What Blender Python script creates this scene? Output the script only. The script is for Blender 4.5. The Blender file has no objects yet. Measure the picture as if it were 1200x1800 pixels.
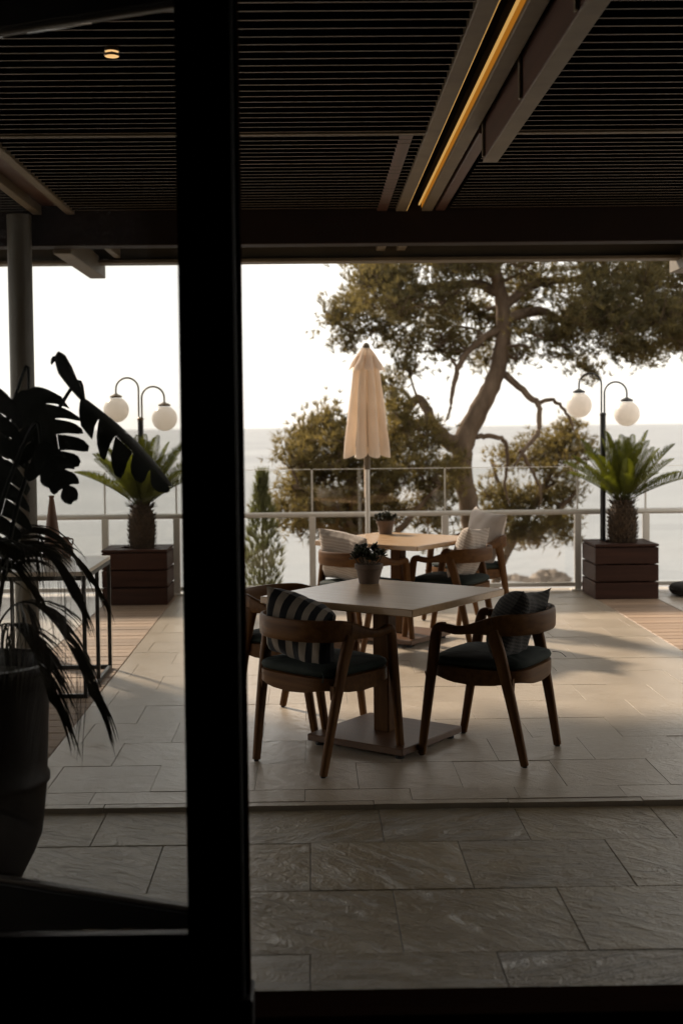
import bpy, math, random
import numpy as np
from mathutils import Vector, Matrix, Euler

S = bpy.context.scene
COL = S.collection
random.seed(7)
RNG = np.random.default_rng(11)
R = math.radians
PI = math.pi

# ------------------------------------------------------------------ camera
cam_d = bpy.data.cameras.new("camera")
cam = bpy.data.objects.new("camera", cam_d)
COL.objects.link(cam)
cam_d.sensor_fit = 'VERTICAL'
cam_d.sensor_height = 36.0
cam_d.sensor_width = 24.0
cam_d.lens = 44.0
cam_d.shift_x = 26 / 1800
cam_d.shift_y = -54 / 1800
cam_d.clip_start = 0.05
cam_d.clip_end = 40000
cam_d.dof.use_dof = True
cam_d.dof.focus_distance = 6.1
cam_d.dof.aperture_fstop = 2.6
cam.matrix_world = (Matrix.Translation((0, 0, 1.6)) @ Matrix.Rotation(-math.atan(26 / 2200), 4, 'Z')
                    @ Matrix.Rotation(PI / 2 - math.atan(96 / 2200), 4, 'X') @ Matrix.Rotation(-0.0105, 4, 'Z'))
S.camera = cam

# ------------------------------------------------------------------ sky and sun
SUN_VEC = Vector((-1.0, 1.25, 1.0)).normalized()
SUN_EL = math.asin(SUN_VEC.z)
SUN_AZ = math.atan2(SUN_VEC.x, SUN_VEC.y)
world = bpy.data.worlds.new("World")
S.world = world
world.use_nodes = True
wn = world.node_tree
wn.nodes.clear()
w_out = wn.nodes.new("ShaderNodeOutputWorld")
w_bg = wn.nodes.new("ShaderNodeBackground")
w_sky = wn.nodes.new("ShaderNodeTexSky")
w_sky.sky_type = 'NISHITA'
w_sky.sun_disc = False
w_sky.sun_elevation = SUN_EL
w_sky.sun_rotation = SUN_AZ
w_sky.altitude = 0
w_sky.air_density = 1.0
w_sky.dust_density = 1.2
w_sky.ozone_density = 1.0
w_hs = wn.nodes.new("ShaderNodeHueSaturation")
w_hs.inputs["Saturation"].default_value = 0.22
w_bg.inputs["Strength"].default_value = 0.120
wn.links.new(w_sky.outputs[0], w_hs.inputs["Color"])
# thin white overcast veil with faint streaks of cloud in front of the blue
w_tc = wn.nodes.new("ShaderNodeTexCoord")
w_mp = wn.nodes.new("ShaderNodeMapping")
w_mp.inputs["Scale"].default_value = (1.5, 1.5, 12.0)
w_no = wn.nodes.new("ShaderNodeTexNoise")
w_no.inputs["Scale"].default_value = 1.6
w_no.inputs["Detail"].default_value = 5.0
w_rp = wn.nodes.new("ShaderNodeValToRGB")
w_rp.color_ramp.elements[0].position = 0.35
w_rp.color_ramp.elements[0].color = (0.77, 0.715, 0.63, 1)
w_rp.color_ramp.elements[1].position = 0.68
w_rp.color_ramp.elements[1].color = (0.88, 0.82, 0.73, 1)
w_vs = wn.nodes.new("ShaderNodeVectorMath")
w_vs.operation = 'SCALE'
w_vs.inputs["Scale"].default_value = 10.0
w_mx = wn.nodes.new("ShaderNodeMix")
w_mx.data_type = 'RGBA'
w_mx.inputs["Factor"].default_value = 0.62
wn.links.new(w_tc.outputs["Generated"], w_mp.inputs["Vector"])
wn.links.new(w_mp.outputs[0], w_no.inputs["Vector"])
wn.links.new(w_no.outputs["Fac"], w_rp.inputs[0])
wn.links.new(w_rp.outputs[0], w_vs.inputs[0])
wn.links.new(w_hs.outputs[0], w_mx.inputs["A"])
wn.links.new(w_vs.outputs[0], w_mx.inputs["B"])
wn.links.new(w_mx.outputs["Result"], w_bg.inputs["Color"])
wn.links.new(w_bg.outputs[0], w_out.inputs["Surface"])

sun_d = bpy.data.lights.new("sun", 'SUN')
sun_d.energy = 4.6
sun_d.angle = R(4.0)
sun_d.color = (1.0, 0.86, 0.70)
sun = bpy.data.objects.new("sun", sun_d)
COL.objects.link(sun)
sun.rotation_euler = SUN_VEC.to_track_quat('Z', 'Y').to_euler()
sun.location = (-20, 25, 20)

S.view_settings.view_transform = 'Standard'
S.view_settings.look = 'None'
S.view_settings.gamma = 1.0
S.view_settings.exposure = 0.7
S.view_settings.use_curve_mapping = False


# ------------------------------------------------------------------ materials
def new_mat(name):
    m = bpy.data.materials.new(name)
    m.use_nodes = True
    nt = m.node_tree
    for n in list(nt.nodes):
        nt.nodes.remove(n)
    out = nt.nodes.new("ShaderNodeOutputMaterial")
    return m, nt, out


def N(nt, typ, **kw):
    n = nt.nodes.new(typ)
    for k, v in kw.items():
        if k in n.inputs:
            n.inputs[k].default_value = v
        else:
            setattr(n, k, v)
    return n


def ramp(nt, fac, stops, interp='LINEAR'):
    n = nt.nodes.new("ShaderNodeValToRGB")
    n.color_ramp.interpolation = interp
    el = n.color_ramp.elements
    while len(el) < len(stops):
        el.new(0.5)
    for e, (p, c) in zip(el, stops):
        e.position = p
        e.color = (*c, 1) if len(c) == 3 else c
    nt.links.new(fac, n.inputs[0])
    return n.outputs[0]


def coords(nt, scale=(1, 1, 1), rot=(0, 0, 0), per_object=0.0, kind="Object"):
    tc = N(nt, "ShaderNodeTexCoord")
    mp = N(nt, "ShaderNodeMapping")
    mp.inputs["Scale"].default_value = scale
    mp.inputs["Rotation"].default_value = rot
    nt.links.new(tc.outputs[kind], mp.inputs["Vector"])
    if per_object:
        oi = N(nt, "ShaderNodeObjectInfo")
        mu = N(nt, "ShaderNodeMath", operation='MULTIPLY')
        mu.inputs[1].default_value = per_object
        nt.links.new(oi.outputs["Random"], mu.inputs[0])
        cb = N(nt, "ShaderNodeCombineXYZ")
        for i in range(3):
            nt.links.new(mu.outputs[0], cb.inputs[i])
        nt.links.new(cb.outputs[0], mp.inputs["Location"])
    return mp.outputs[0]


def simple(name, c1, c2, rough=0.6, scale=(4, 4, 4), bump=0.1, bscale=60, metallic=0.0, per_object=13.0,
           spec=0.5, var=0.0, detail=5, coat=0.0):
    """two-tone noise colour, fine bump, per-object brightness variation"""
    m, nt, out = new_mat(name)
    v = coords(nt, scale, per_object=per_object)
    no = N(nt, "ShaderNodeTexNoise", Scale=1.0, Detail=detail, Roughness=0.6)
    nt.links.new(v, no.inputs["Vector"])
    col = ramp(nt, no.outputs["Fac"], [(0.3, c1), (0.7, c2)])
    if var:
        oi = N(nt, "ShaderNodeObjectInfo")
        mr = N(nt, "ShaderNodeMapRange")
        mr.inputs["To Min"].default_value = 1 - var
        mr.inputs["To Max"].default_value = 1 + var
        nt.links.new(oi.outputs["Random"], mr.inputs["Value"])
        mx = N(nt, "ShaderNodeMix", data_type='RGBA', blend_type='MULTIPLY')
        mx.inputs["Factor"].default_value = 1
        nt.links.new(col, mx.inputs["A"])
        nt.links.new(mr.outputs[0], mx.inputs["B"])
        col = mx.outputs["Result"]
    b = N(nt, "ShaderNodeBsdfPrincipled", Roughness=rough, Metallic=metallic)
    b.inputs["Specular IOR Level"].default_value = spec
    b.inputs["Coat Weight"].default_value = coat
    nt.links.new(col, b.inputs["Base Color"])
    if bump:
        n2 = N(nt, "ShaderNodeTexNoise", Scale=bscale, Detail=4)
        nt.links.new(v, n2.inputs["Vector"])
        bp = N(nt, "ShaderNodeBump", Strength=bump, Distance=0.004)
        nt.links.new(n2.outputs["Fac"], bp.inputs["Height"])
        nt.links.new(bp.outputs[0], b.inputs["Normal"])
    nt.links.new(b.outputs[0], out.inputs["Surface"])
    return m


def wood(name, c1, c2, rough=0.45, axis=0, stretch=1.2, fine=26, bump=0.12, var=0.12, spec=0.5):
    sc = [fine, fine, fine]
    sc[axis] = stretch
    return simple(name, c1, c2, rough, tuple(sc), bump, 3.0, var=var, detail=6, spec=spec)


def slate(name, dark, light, amp, rough=(0.3, 0.5), spec=0.6, var=0.18):
    m, nt, out = new_mat(name)
    tc = N(nt, "ShaderNodeTexCoord")
    oi = N(nt, "ShaderNodeObjectInfo")
    rz = N(nt, "ShaderNodeMapRange")
    rz.inputs["To Min"].default_value = -0.6
    rz.inputs["To Max"].default_value = 1.1
    nt.links.new(oi.outputs["Random"], rz.inputs["Value"])
    cb = N(nt, "ShaderNodeCombineXYZ")
    nt.links.new(rz.outputs[0], cb.inputs[2])
    of = N(nt, "ShaderNodeVectorMath", operation='SCALE')
    of.inputs["Scale"].default_value = 37.0
    cb2 = N(nt, "ShaderNodeCombineXYZ")
    nt.links.new(oi.outputs["Random"], cb2.inputs[0])
    nt.links.new(oi.outputs["Random"], cb2.inputs[1])
    nt.links.new(cb2.outputs[0], of.inputs[0])
    m1 = N(nt, "ShaderNodeMapping")
    nt.links.new(tc.outputs["Object"], m1.inputs["Vector"])
    nt.links.new(cb.outputs[0], m1.inputs["Rotation"])
    nt.links.new(of.outputs[0], m1.inputs["Location"])
    m2 = N(nt, "ShaderNodeMapping")
    m2.inputs["Scale"].default_value = (3.2, 10.5, 3.2)
    nt.links.new(m1.outputs[0], m2.inputs["Vector"])
    # cleft ridges running across each slab
    n1 = N(nt, "ShaderNodeTexNoise", Scale=1.2, Detail=7.0, Roughness=0.64, Distortion=1.0)
    nt.links.new(m2.outputs[0], n1.inputs["Vector"])
    n2 = N(nt, "ShaderNodeTexNoise", Scale=3.2, Detail=5.0, Roughness=0.6)
    nt.links.new(m1.outputs[0], n2.inputs["Vector"])
    # layered terraces: quantised edges of the cleavage
    sn = N(nt, "ShaderNodeMath", operation='MULTIPLY')
    sn.inputs[1].default_value = 7.0
    nt.links.new(n1.outputs["Fac"], sn.inputs[0])
    fr = N(nt, "ShaderNodeMath", operation='PINGPONG')
    fr.inputs[1].default_value = 1.0
    nt.links.new(sn.outputs[0], fr.inputs[0])
    pw = N(nt, "ShaderNodeMath", operation='POWER')
    pw.inputs[1].default_value = 3.0
    nt.links.new(fr.outputs[0], pw.inputs[0])
    hs = N(nt, "ShaderNodeMath", operation='MULTIPLY_ADD')
    hs.inputs[1].default_value = 0.13
    nt.links.new(pw.outputs[0], hs.inputs[0])
    nt.links.new(n1.outputs["Fac"], hs.inputs[2])
    fine = N(nt, "ShaderNodeTexNoise", Scale=90.0, Detail=3.0)
    nt.links.new(m1.outputs[0], fine.inputs["Vector"])
    midn = N(nt, "ShaderNodeTexNoise", Scale=17.0, Detail=5.0, Roughness=0.65)
    nt.links.new(m1.outputs[0], midn.inputs["Vector"])
    hm_ = N(nt, "ShaderNodeMath", operation='MULTIPLY_ADD')
    hm_.inputs[1].default_value = 0.28
    nt.links.new(midn.outputs["Fac"], hm_.inputs[0])
    nt.links.new(hs.outputs[0], hm_.inputs[2])
    hh = N(nt, "ShaderNodeMath", operation='MULTIPLY_ADD')
    hh.inputs[1].default_value = 0.10
    nt.links.new(fine.outputs["Fac"], hh.inputs[0])
    nt.links.new(hm_.outputs[0], hh.inputs[2])
    bp = N(nt, "ShaderNodeBump", Strength=amp, Distance=0.045)
    nt.links.new(hh.outputs[0], bp.inputs["Height"])
    col = ramp(nt, n2.outputs["Fac"], [(0.3, dark), (0.72, light)])
    mr = N(nt, "ShaderNodeMapRange")
    mr.inputs["To Min"].default_value = 1 - var
    mr.inputs["To Max"].default_value = 1 + var * 0.7
    nt.links.new(oi.outputs["Random"], mr.inputs["Value"])
    mx = N(nt, "ShaderNodeMix", data_type='RGBA', blend_type='MULTIPLY')
    mx.inputs["Factor"].default_value = 1
    nt.links.new(col, mx.inputs["A"])
    nt.links.new(mr.outputs[0], mx.inputs["B"])
    b = N(nt, "ShaderNodeBsdfPrincipled")
    rr = N(nt, "ShaderNodeMapRange")
    rr.inputs["To Min"].default_value = rough[0]
    rr.inputs["To Max"].default_value = rough[1]
    nt.links.new(n2.outputs["Fac"], rr.inputs["Value"])
    nt.links.new(rr.outputs[0], b.inputs["Roughness"])
    b.inputs["Specular IOR Level"].default_value = spec
    nt.links.new(mx.outputs["Result"], b.inputs["Base Color"])
    nt.links.new(bp.outputs[0], b.inputs["Normal"])
    nt.links.new(b.outputs[0], out.inputs["Surface"])
    return m


def leafmat(name, c1, c2, trans=0.4, rough=0.5, scale=3.0, tint=(1.2, 1.15, 0.5)):
    m, nt, out = new_mat(name)
    v = coords(nt, (scale,) * 3, per_object=9.0)
    no = N(nt, "ShaderNodeTexNoise", Scale=1.0, Detail=3.0)
    nt.links.new(v, no.inputs["Vector"])
    col = ramp(nt, no.outputs["Fac"], [(0.3, c1), (0.7, c2)])
    b = N(nt, "ShaderNodeBsdfPrincipled", Roughness=rough)
    b.inputs["Specular IOR Level"].default_value = 0.3
    nt.links.new(col, b.inputs["Base Color"])
    t = N(nt, "ShaderNodeBsdfTranslucent")
    mx = N(nt, "ShaderNodeMix", data_type='RGBA', blend_type='MULTIPLY')
    mx.inputs["Factor"].default_value = 1
    nt.links.new(col, mx.inputs["A"])
    mx.inputs["B"].default_value = (*tint, 1)
    nt.links.new(mx.outputs["Result"], t.inputs["Color"])
    ms = N(nt, "ShaderNodeMixShader")
    ms.inputs[0].default_value = trans
    nt.links.new(b.outputs[0], ms.inputs[1])
    nt.links.new(t.outputs[0], ms.inputs[2])
    nt.links.new(ms.outputs[0], out.inputs["Surface"])
    return m


def glassmat(name, tint, spec=1.0, rough=0.02):
    """thin sheet glass: straight-through transmission plus a Fresnel reflection"""
    m, nt, out = new_mat(name)
    tr = N(nt, "ShaderNodeBsdfTransparent")
    tr.inputs["Color"].default_value = (*tint, 1)
    gl = N(nt, "ShaderNodeBsdfGlossy", Roughness=rough)
    gl.inputs["Color"].default_value = (spec, spec, spec, 1)
    fr = N(nt, "ShaderNodeFresnel", IOR=1.5)
    ms = N(nt, "ShaderNodeMixShader")
    nt.links.new(fr.outputs[0], ms.inputs[0])
    nt.links.new(tr.outputs[0], ms.inputs[1])
    nt.links.new(gl.outputs[0], ms.inputs[2])
    nt.links.new(ms.outputs[0], out.inputs["Surface"])
    return m


def stripes(name, c1, c2, freq, duty=0.5, axis=0, rough=0.9, bump=0.3, weave=220, soft=False):
    m, nt, out = new_mat(name)
    tc = N(nt, "ShaderNodeTexCoord")
    sp = N(nt, "ShaderNodeSeparateXYZ")
    nt.links.new(tc.outputs["Object"], sp.inputs[0])
    nz = N(nt, "ShaderNodeTexNoise", Scale=7.0, Detail=3.0)
    nt.links.new(tc.outputs["Object"], nz.inputs["Vector"])
    ad = N(nt, "ShaderNodeMath", operation='MULTIPLY_ADD')
    ad.inputs[1].default_value = freq
    mu = N(nt, "ShaderNodeMath", operation='MULTIPLY')
    mu.inputs[1].default_value = 0.12
    nt.links.new(nz.outputs["Fac"], mu.inputs[0])
    nt.links.new(sp.outputs[axis], ad.inputs[0])
    nt.links.new(mu.outputs[0], ad.inputs[2])
    fr = N(nt, "ShaderNodeMath", operation='FRACT')
    nt.links.new(ad.outputs[0], fr.inputs[0])
    if soft:
        col = ramp(nt, fr.outputs[0], [(0.0, c1), (0.5, c2), (1.0, c1)])
    else:
        col = ramp(nt, fr.outputs[0], [(0.0, c1), (duty, c2)], 'CONSTANT')
    b = N(nt, "ShaderNodeBsdfPrincipled", Roughness=rough)
    b.inputs["Specular IOR Level"].default_value = 0.15
    b.inputs["Sheen Weight"].default_value = 0.1
    nt.links.new(col, b.inputs["Base Color"])
    wv = N(nt, "ShaderNodeTexNoise", Scale=weave, Detail=2.0)
    nt.links.new(tc.outputs["Object"], wv.inputs["Vector"])
    h = N(nt, "ShaderNodeMath", operation='MULTIPLY_ADD')
    h.inputs[1].default_value = 1.0 if soft else 0.15
    pp = N(nt, "ShaderNodeMath", operation='PINGPONG')
    pp.inputs[1].default_value = 0.5
    nt.links.new(ad.outputs[0], pp.inputs[0])
    nt.links.new(pp.outputs[0], h.inputs[0])
    nt.links.new(wv.outputs["Fac"], h.inputs[2])
    bp = N(nt, "ShaderNodeBump", Strength=bump, Distance=0.006)
    nt.links.new(h.outputs[0], bp.inputs["Height"])
    nt.links.new(bp.outputs[0], b.inputs["Normal"])
    nt.links.new(b.outputs[0], out.inputs["Surface"])
    return m


def emit(name, color, strength):
    m, nt, out = new_mat(name)
    e = N(nt, "ShaderNodeEmission", Strength=strength)
    e.inputs["Color"].default_value = (*color, 1)
    nt.links.new(e.outputs[0], out.inputs["Surface"])
    return m


def seamat():
    m, nt, out = new_mat("sea_water")
    v = coords(nt, (1, 1, 1))
    n1 = N(nt, "ShaderNodeTexNoise", Scale=0.22, Detail=8.0, Roughness=0.65, Distortion=0.4)
    n2 = N(nt, "ShaderNodeTexNoise", Scale=0.012, Detail=4.0)
    nt.links.new(v, n1.inputs["Vector"])
    nt.links.new(v, n2.inputs["Vector"])
    bp = N(nt, "ShaderNodeBump", Strength=0.5, Distance=0.9)
    nt.links.new(n1.outputs["Fac"], bp.inputs["Height"])
    col = ramp(nt, n2.outputs["Fac"], [(0.35, (0.24, 0.25, 0.26)), (0.7, (0.31, 0.32, 0.33))])
    b = N(nt, "ShaderNodeBsdfPrincipled", Roughness=0.55, IOR=1.333)
    b.inputs["Specular IOR Level"].default_value = 0.12
    nt.links.new(col, b.inputs["Base Color"])
    nt.links.new(bp.outputs[0], b.inputs["Normal"])
    nt.links.new(b.outputs[0], out.inputs["Surface"])
    return m


M = {}
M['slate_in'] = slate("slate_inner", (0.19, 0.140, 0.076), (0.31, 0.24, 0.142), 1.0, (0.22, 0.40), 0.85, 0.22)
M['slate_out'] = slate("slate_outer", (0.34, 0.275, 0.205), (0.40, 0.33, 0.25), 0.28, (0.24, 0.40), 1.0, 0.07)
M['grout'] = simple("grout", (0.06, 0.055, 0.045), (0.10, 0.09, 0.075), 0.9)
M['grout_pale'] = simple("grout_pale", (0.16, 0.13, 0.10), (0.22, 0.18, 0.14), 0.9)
M['deck'] = wood("deck_timber", (0.23, 0.15, 0.095), (0.35, 0.24, 0.16), 0.6, 0, 1.5, 30, 0.2, 0.22)
M['planter'] = wood("planter_timber", (0.03, 0.012, 0.0075), (0.062, 0.026, 0.016), 0.6, 0, 1.5, 26, 0.2, 0.12, 0.18)
M['teak'] = wood("teak", (0.060, 0.024, 0.007), (0.122, 0.056, 0.017), 0.5, 2, 2.5, 34, 0.06, 0.05, 0.10)
M['teak_h'] = wood("teak_band", (0.060, 0.024, 0.007), (0.122, 0.056, 0.017), 0.5, 0, 2.5, 34, 0.06, 0.05, 0.10)
M['table'] = wood("table_top", (0.34, 0.205, 0.10), (0.44, 0.285, 0.15), 0.27, 0, 1.6, 30, 0.03, 0.04, 1.0)
M['table_base'] = wood("table_base", (0.065, 0.028, 0.0105), (0.10, 0.046, 0.018), 0.4, 0, 1.6, 30, 0.05, 0.04, 0.4)
M['greenpad'] = simple("green_canvas", (0.013, 0.018, 0.0145), (0.021, 0.028, 0.023), 0.85, (5, 5, 5), 0.25, 90, spec=0.2)
M['glide'] = simple("black_rubber", (0.01, 0.01, 0.01), (0.02, 0.02, 0.02), 0.8, bump=0)
M['stripe'] = stripes("striped_canvas", (0.007, 0.007, 0.008), (0.20, 0.165, 0.128), 12.5, 0.5, 0)
M['knit'] = stripes("dark_knit", (0.022, 0.021, 0.020), (0.06, 0.054, 0.048), 62, 0.5, 1, soft=True, bump=0.7, weave=160)
M['rib'] = stripes("ribbed_linen", (0.33, 0.275, 0.23), (0.46, 0.39, 0.33), 52, 0.5, 1, soft=True, bump=0.7)
M['linen'] = simple("plain_linen", (0.40, 0.35, 0.31), (0.50, 0.44, 0.39), 0.9, (6, 6, 6), 0.3, 90, spec=0.15)
M['alu'] = simple("rail_metal", (0.58, 0.54, 0.485), (0.66, 0.62, 0.56), 0.38, (3, 3, 3), 0.04, 40, metallic=0.35)
M['glass'] = glassmat("balustrade_glass", (0.972, 0.976, 0.972))
M['doorglass'] = glassmat("door_glass", (0.955, 0.958, 0.955), 0.4)
M['black'] = simple("black_frame", (0.006, 0.005, 0.005), (0.011, 0.009, 0.008), 0.5, (3, 3, 3), 0.05, 60, spec=0.3)
M['bead'] = simple("glazing_bead", (0.10, 0.085, 0.07), (0.16, 0.135, 0.11), 0.4, metallic=0.4, bump=0.05)
M['interior'] = simple("dark_interior", (0.003, 0.0024, 0.002), (0.005, 0.004, 0.0034), 0.8, spec=0.1)
M['sill'] = wood("dark_threshold", (0.012, 0.006, 0.004), (0.02, 0.010, 0.0065), 0.9, 0, 1.5, 20, 0.1, 0.0, 0.0)
M['beam'] = simple("brown_beam", (0.012, 0.0062, 0.004), (0.017, 0.0088, 0.0055), 0.65, (2, 2, 2), 0.05, 30, spec=0.12)
M['steel'] = simple("grey_steel", (0.082, 0.060, 0.034), (0.122, 0.092, 0.054), 0.6, (3, 6, 3), 0.08, 20)
M['fascia'] = simple("fascia_paint", (0.055, 0.042, 0.026), (0.07, 0.054, 0.034), 0.6, (2, 2, 2), 0.05, spec=0.2)
M['redwood'] = wood("red_beam", (0.036, 0.0125, 0.006), (0.062, 0.022, 0.0105), 0.5, 1, 1.2, 20, 0.12, 0.05)
M['slat'] = simple("slat_lit_edge", (0.055, 0.037, 0.024), (0.095, 0.066, 0.044), 0.6, (1, 8, 8), 0.05, var=0.25)  # paler brown standing for floor light caught by the slats' lower edges
M['felt'] = simple("ceiling_felt", (0.004, 0.0032, 0.0026), (0.006, 0.005, 0.004), 0.95, bump=0, spec=0.05)
M['led'] = emit("led_strip", (1.0, 0.55, 0.16), 0.36)
M['amber'] = emit("painted_led_glow", (1.0, 0.36, 0.035), 0.20)  # imitates the LED light falling on the channel side
M['downlight'] = emit("downlight", (1.0, 0.58, 0.24), 0.9)
M['column'] = simple("column_paint", (0.055, 0.046, 0.031), (0.072, 0.061, 0.042), 0.45, (2, 2, 2), 0.05, 30)
M['canvas'] = leafmat("umbrella_canvas", (0.78, 0.69, 0.60), (0.86, 0.775, 0.69), 0.58, 0.9, 4, (1.0, 0.95, 0.88))
M['blackmetal'] = simple("black_metal", (0.010, 0.010, 0.010), (0.018, 0.017, 0.016), 0.4, (4, 4, 4), 0.03, 60)
M['brass'] = simple("dark_brass", (0.09, 0.06, 0.03), (0.14, 0.095, 0.05), 0.4, (4, 4, 4), 0.03, 60, metallic=0.6)
M['opal'] = leafmat("opal_glass", (0.92, 0.88, 0.83), (0.94, 0.90, 0.86), 0.5, 0.25, 3, (1, 1, 1))
M['cream'] = simple("console_top", (0.52, 0.45, 0.37), (0.60, 0.52, 0.43), 0.35, (4, 4, 4), 0.05)
M['ochre'] = simple("ochre_ceramic", (0.12, 0.052, 0.024), (0.19, 0.088, 0.042), 0.55, (9, 9, 9), 0.25, 25)
M['glaze'] = simple("brown_glaze", (0.005, 0.002, 0.0013), (0.012, 0.0045, 0.0026), 0.5, (5, 5, 3), 0.03, 8, spec=0.15)
M['soil'] = simple("soil", (0.02, 0.014, 0.009), (0.05, 0.035, 0.022), 0.95, (20, 20, 20), 0.8, 8)
M['terracotta'] = simple("terracotta", (0.09, 0.058, 0.038), (0.14, 0.092, 0.062), 0.8, (12, 12, 12), 0.2, 20)
M['jade'] = leafmat("jade_leaf", (0.018, 0.022, 0.014), (0.045, 0.05, 0.026), 0.1, 0.4, 30)
M['cycad'] = leafmat("cycad_leaf", (0.048, 0.056, 0.010), (0.098, 0.102, 0.020), 0.38, 0.5, 6, (1.3, 1.3, 0.3))
M['cycad_trunk'] = simple("cycad_trunk", (0.022, 0.013, 0.007), (0.075, 0.046, 0.023), 0.95, (25, 25, 25), 0.4, 5)
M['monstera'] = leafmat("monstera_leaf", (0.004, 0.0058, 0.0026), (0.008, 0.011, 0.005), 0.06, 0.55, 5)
M['palmleaf'] = leafmat("palm_leaf", (0.012, 0.010, 0.005), (0.026, 0.020, 0.009), 0.15, 0.6, 8)
M['bark'] = simple("pine_bark", (0.075, 0.052, 0.036), (0.18, 0.13, 0.092), 0.95, (7, 7, 2.5), 0.9, 4, spec=0.1)
M['needle_a'] = leafmat("pine_needles", (0.082, 0.076, 0.041), (0.15, 0.137, 0.074), 0.58, 0.6, 1.6, (1.6, 1.3, 0.75))
M['needle_b'] = leafmat("low_pine_needles", (0.09, 0.082, 0.040), (0.165, 0.145, 0.072), 0.58, 0.6, 1.6, (1.6, 1.3, 0.75))
M['cypress'] = leafmat("cypress_foliage", (0.10, 0.105, 0.05), (0.17, 0.17, 0.09), 0.45, 0.6, 6, (1.1, 1.1, 0.6))
M['rock'] = simple("sea_rock", (0.12, 0.095, 0.075), (0.26, 0.21, 0.165), 0.95, (0.8, 0.8, 0.8), 0.9, 2)
M['earth'] = simple("hill_earth", (0.07, 0.055, 0.03), (0.16, 0.12, 0.075), 0.95, (0.5, 0.5, 0.5), 0.8, 6)
M['pouf'] = simple("charcoal_fabric", (0.03, 0.028, 0.026), (0.05, 0.047, 0.044), 0.9, (8, 8, 8), 0.3, 60)
M['sea'] = seamat()


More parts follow.
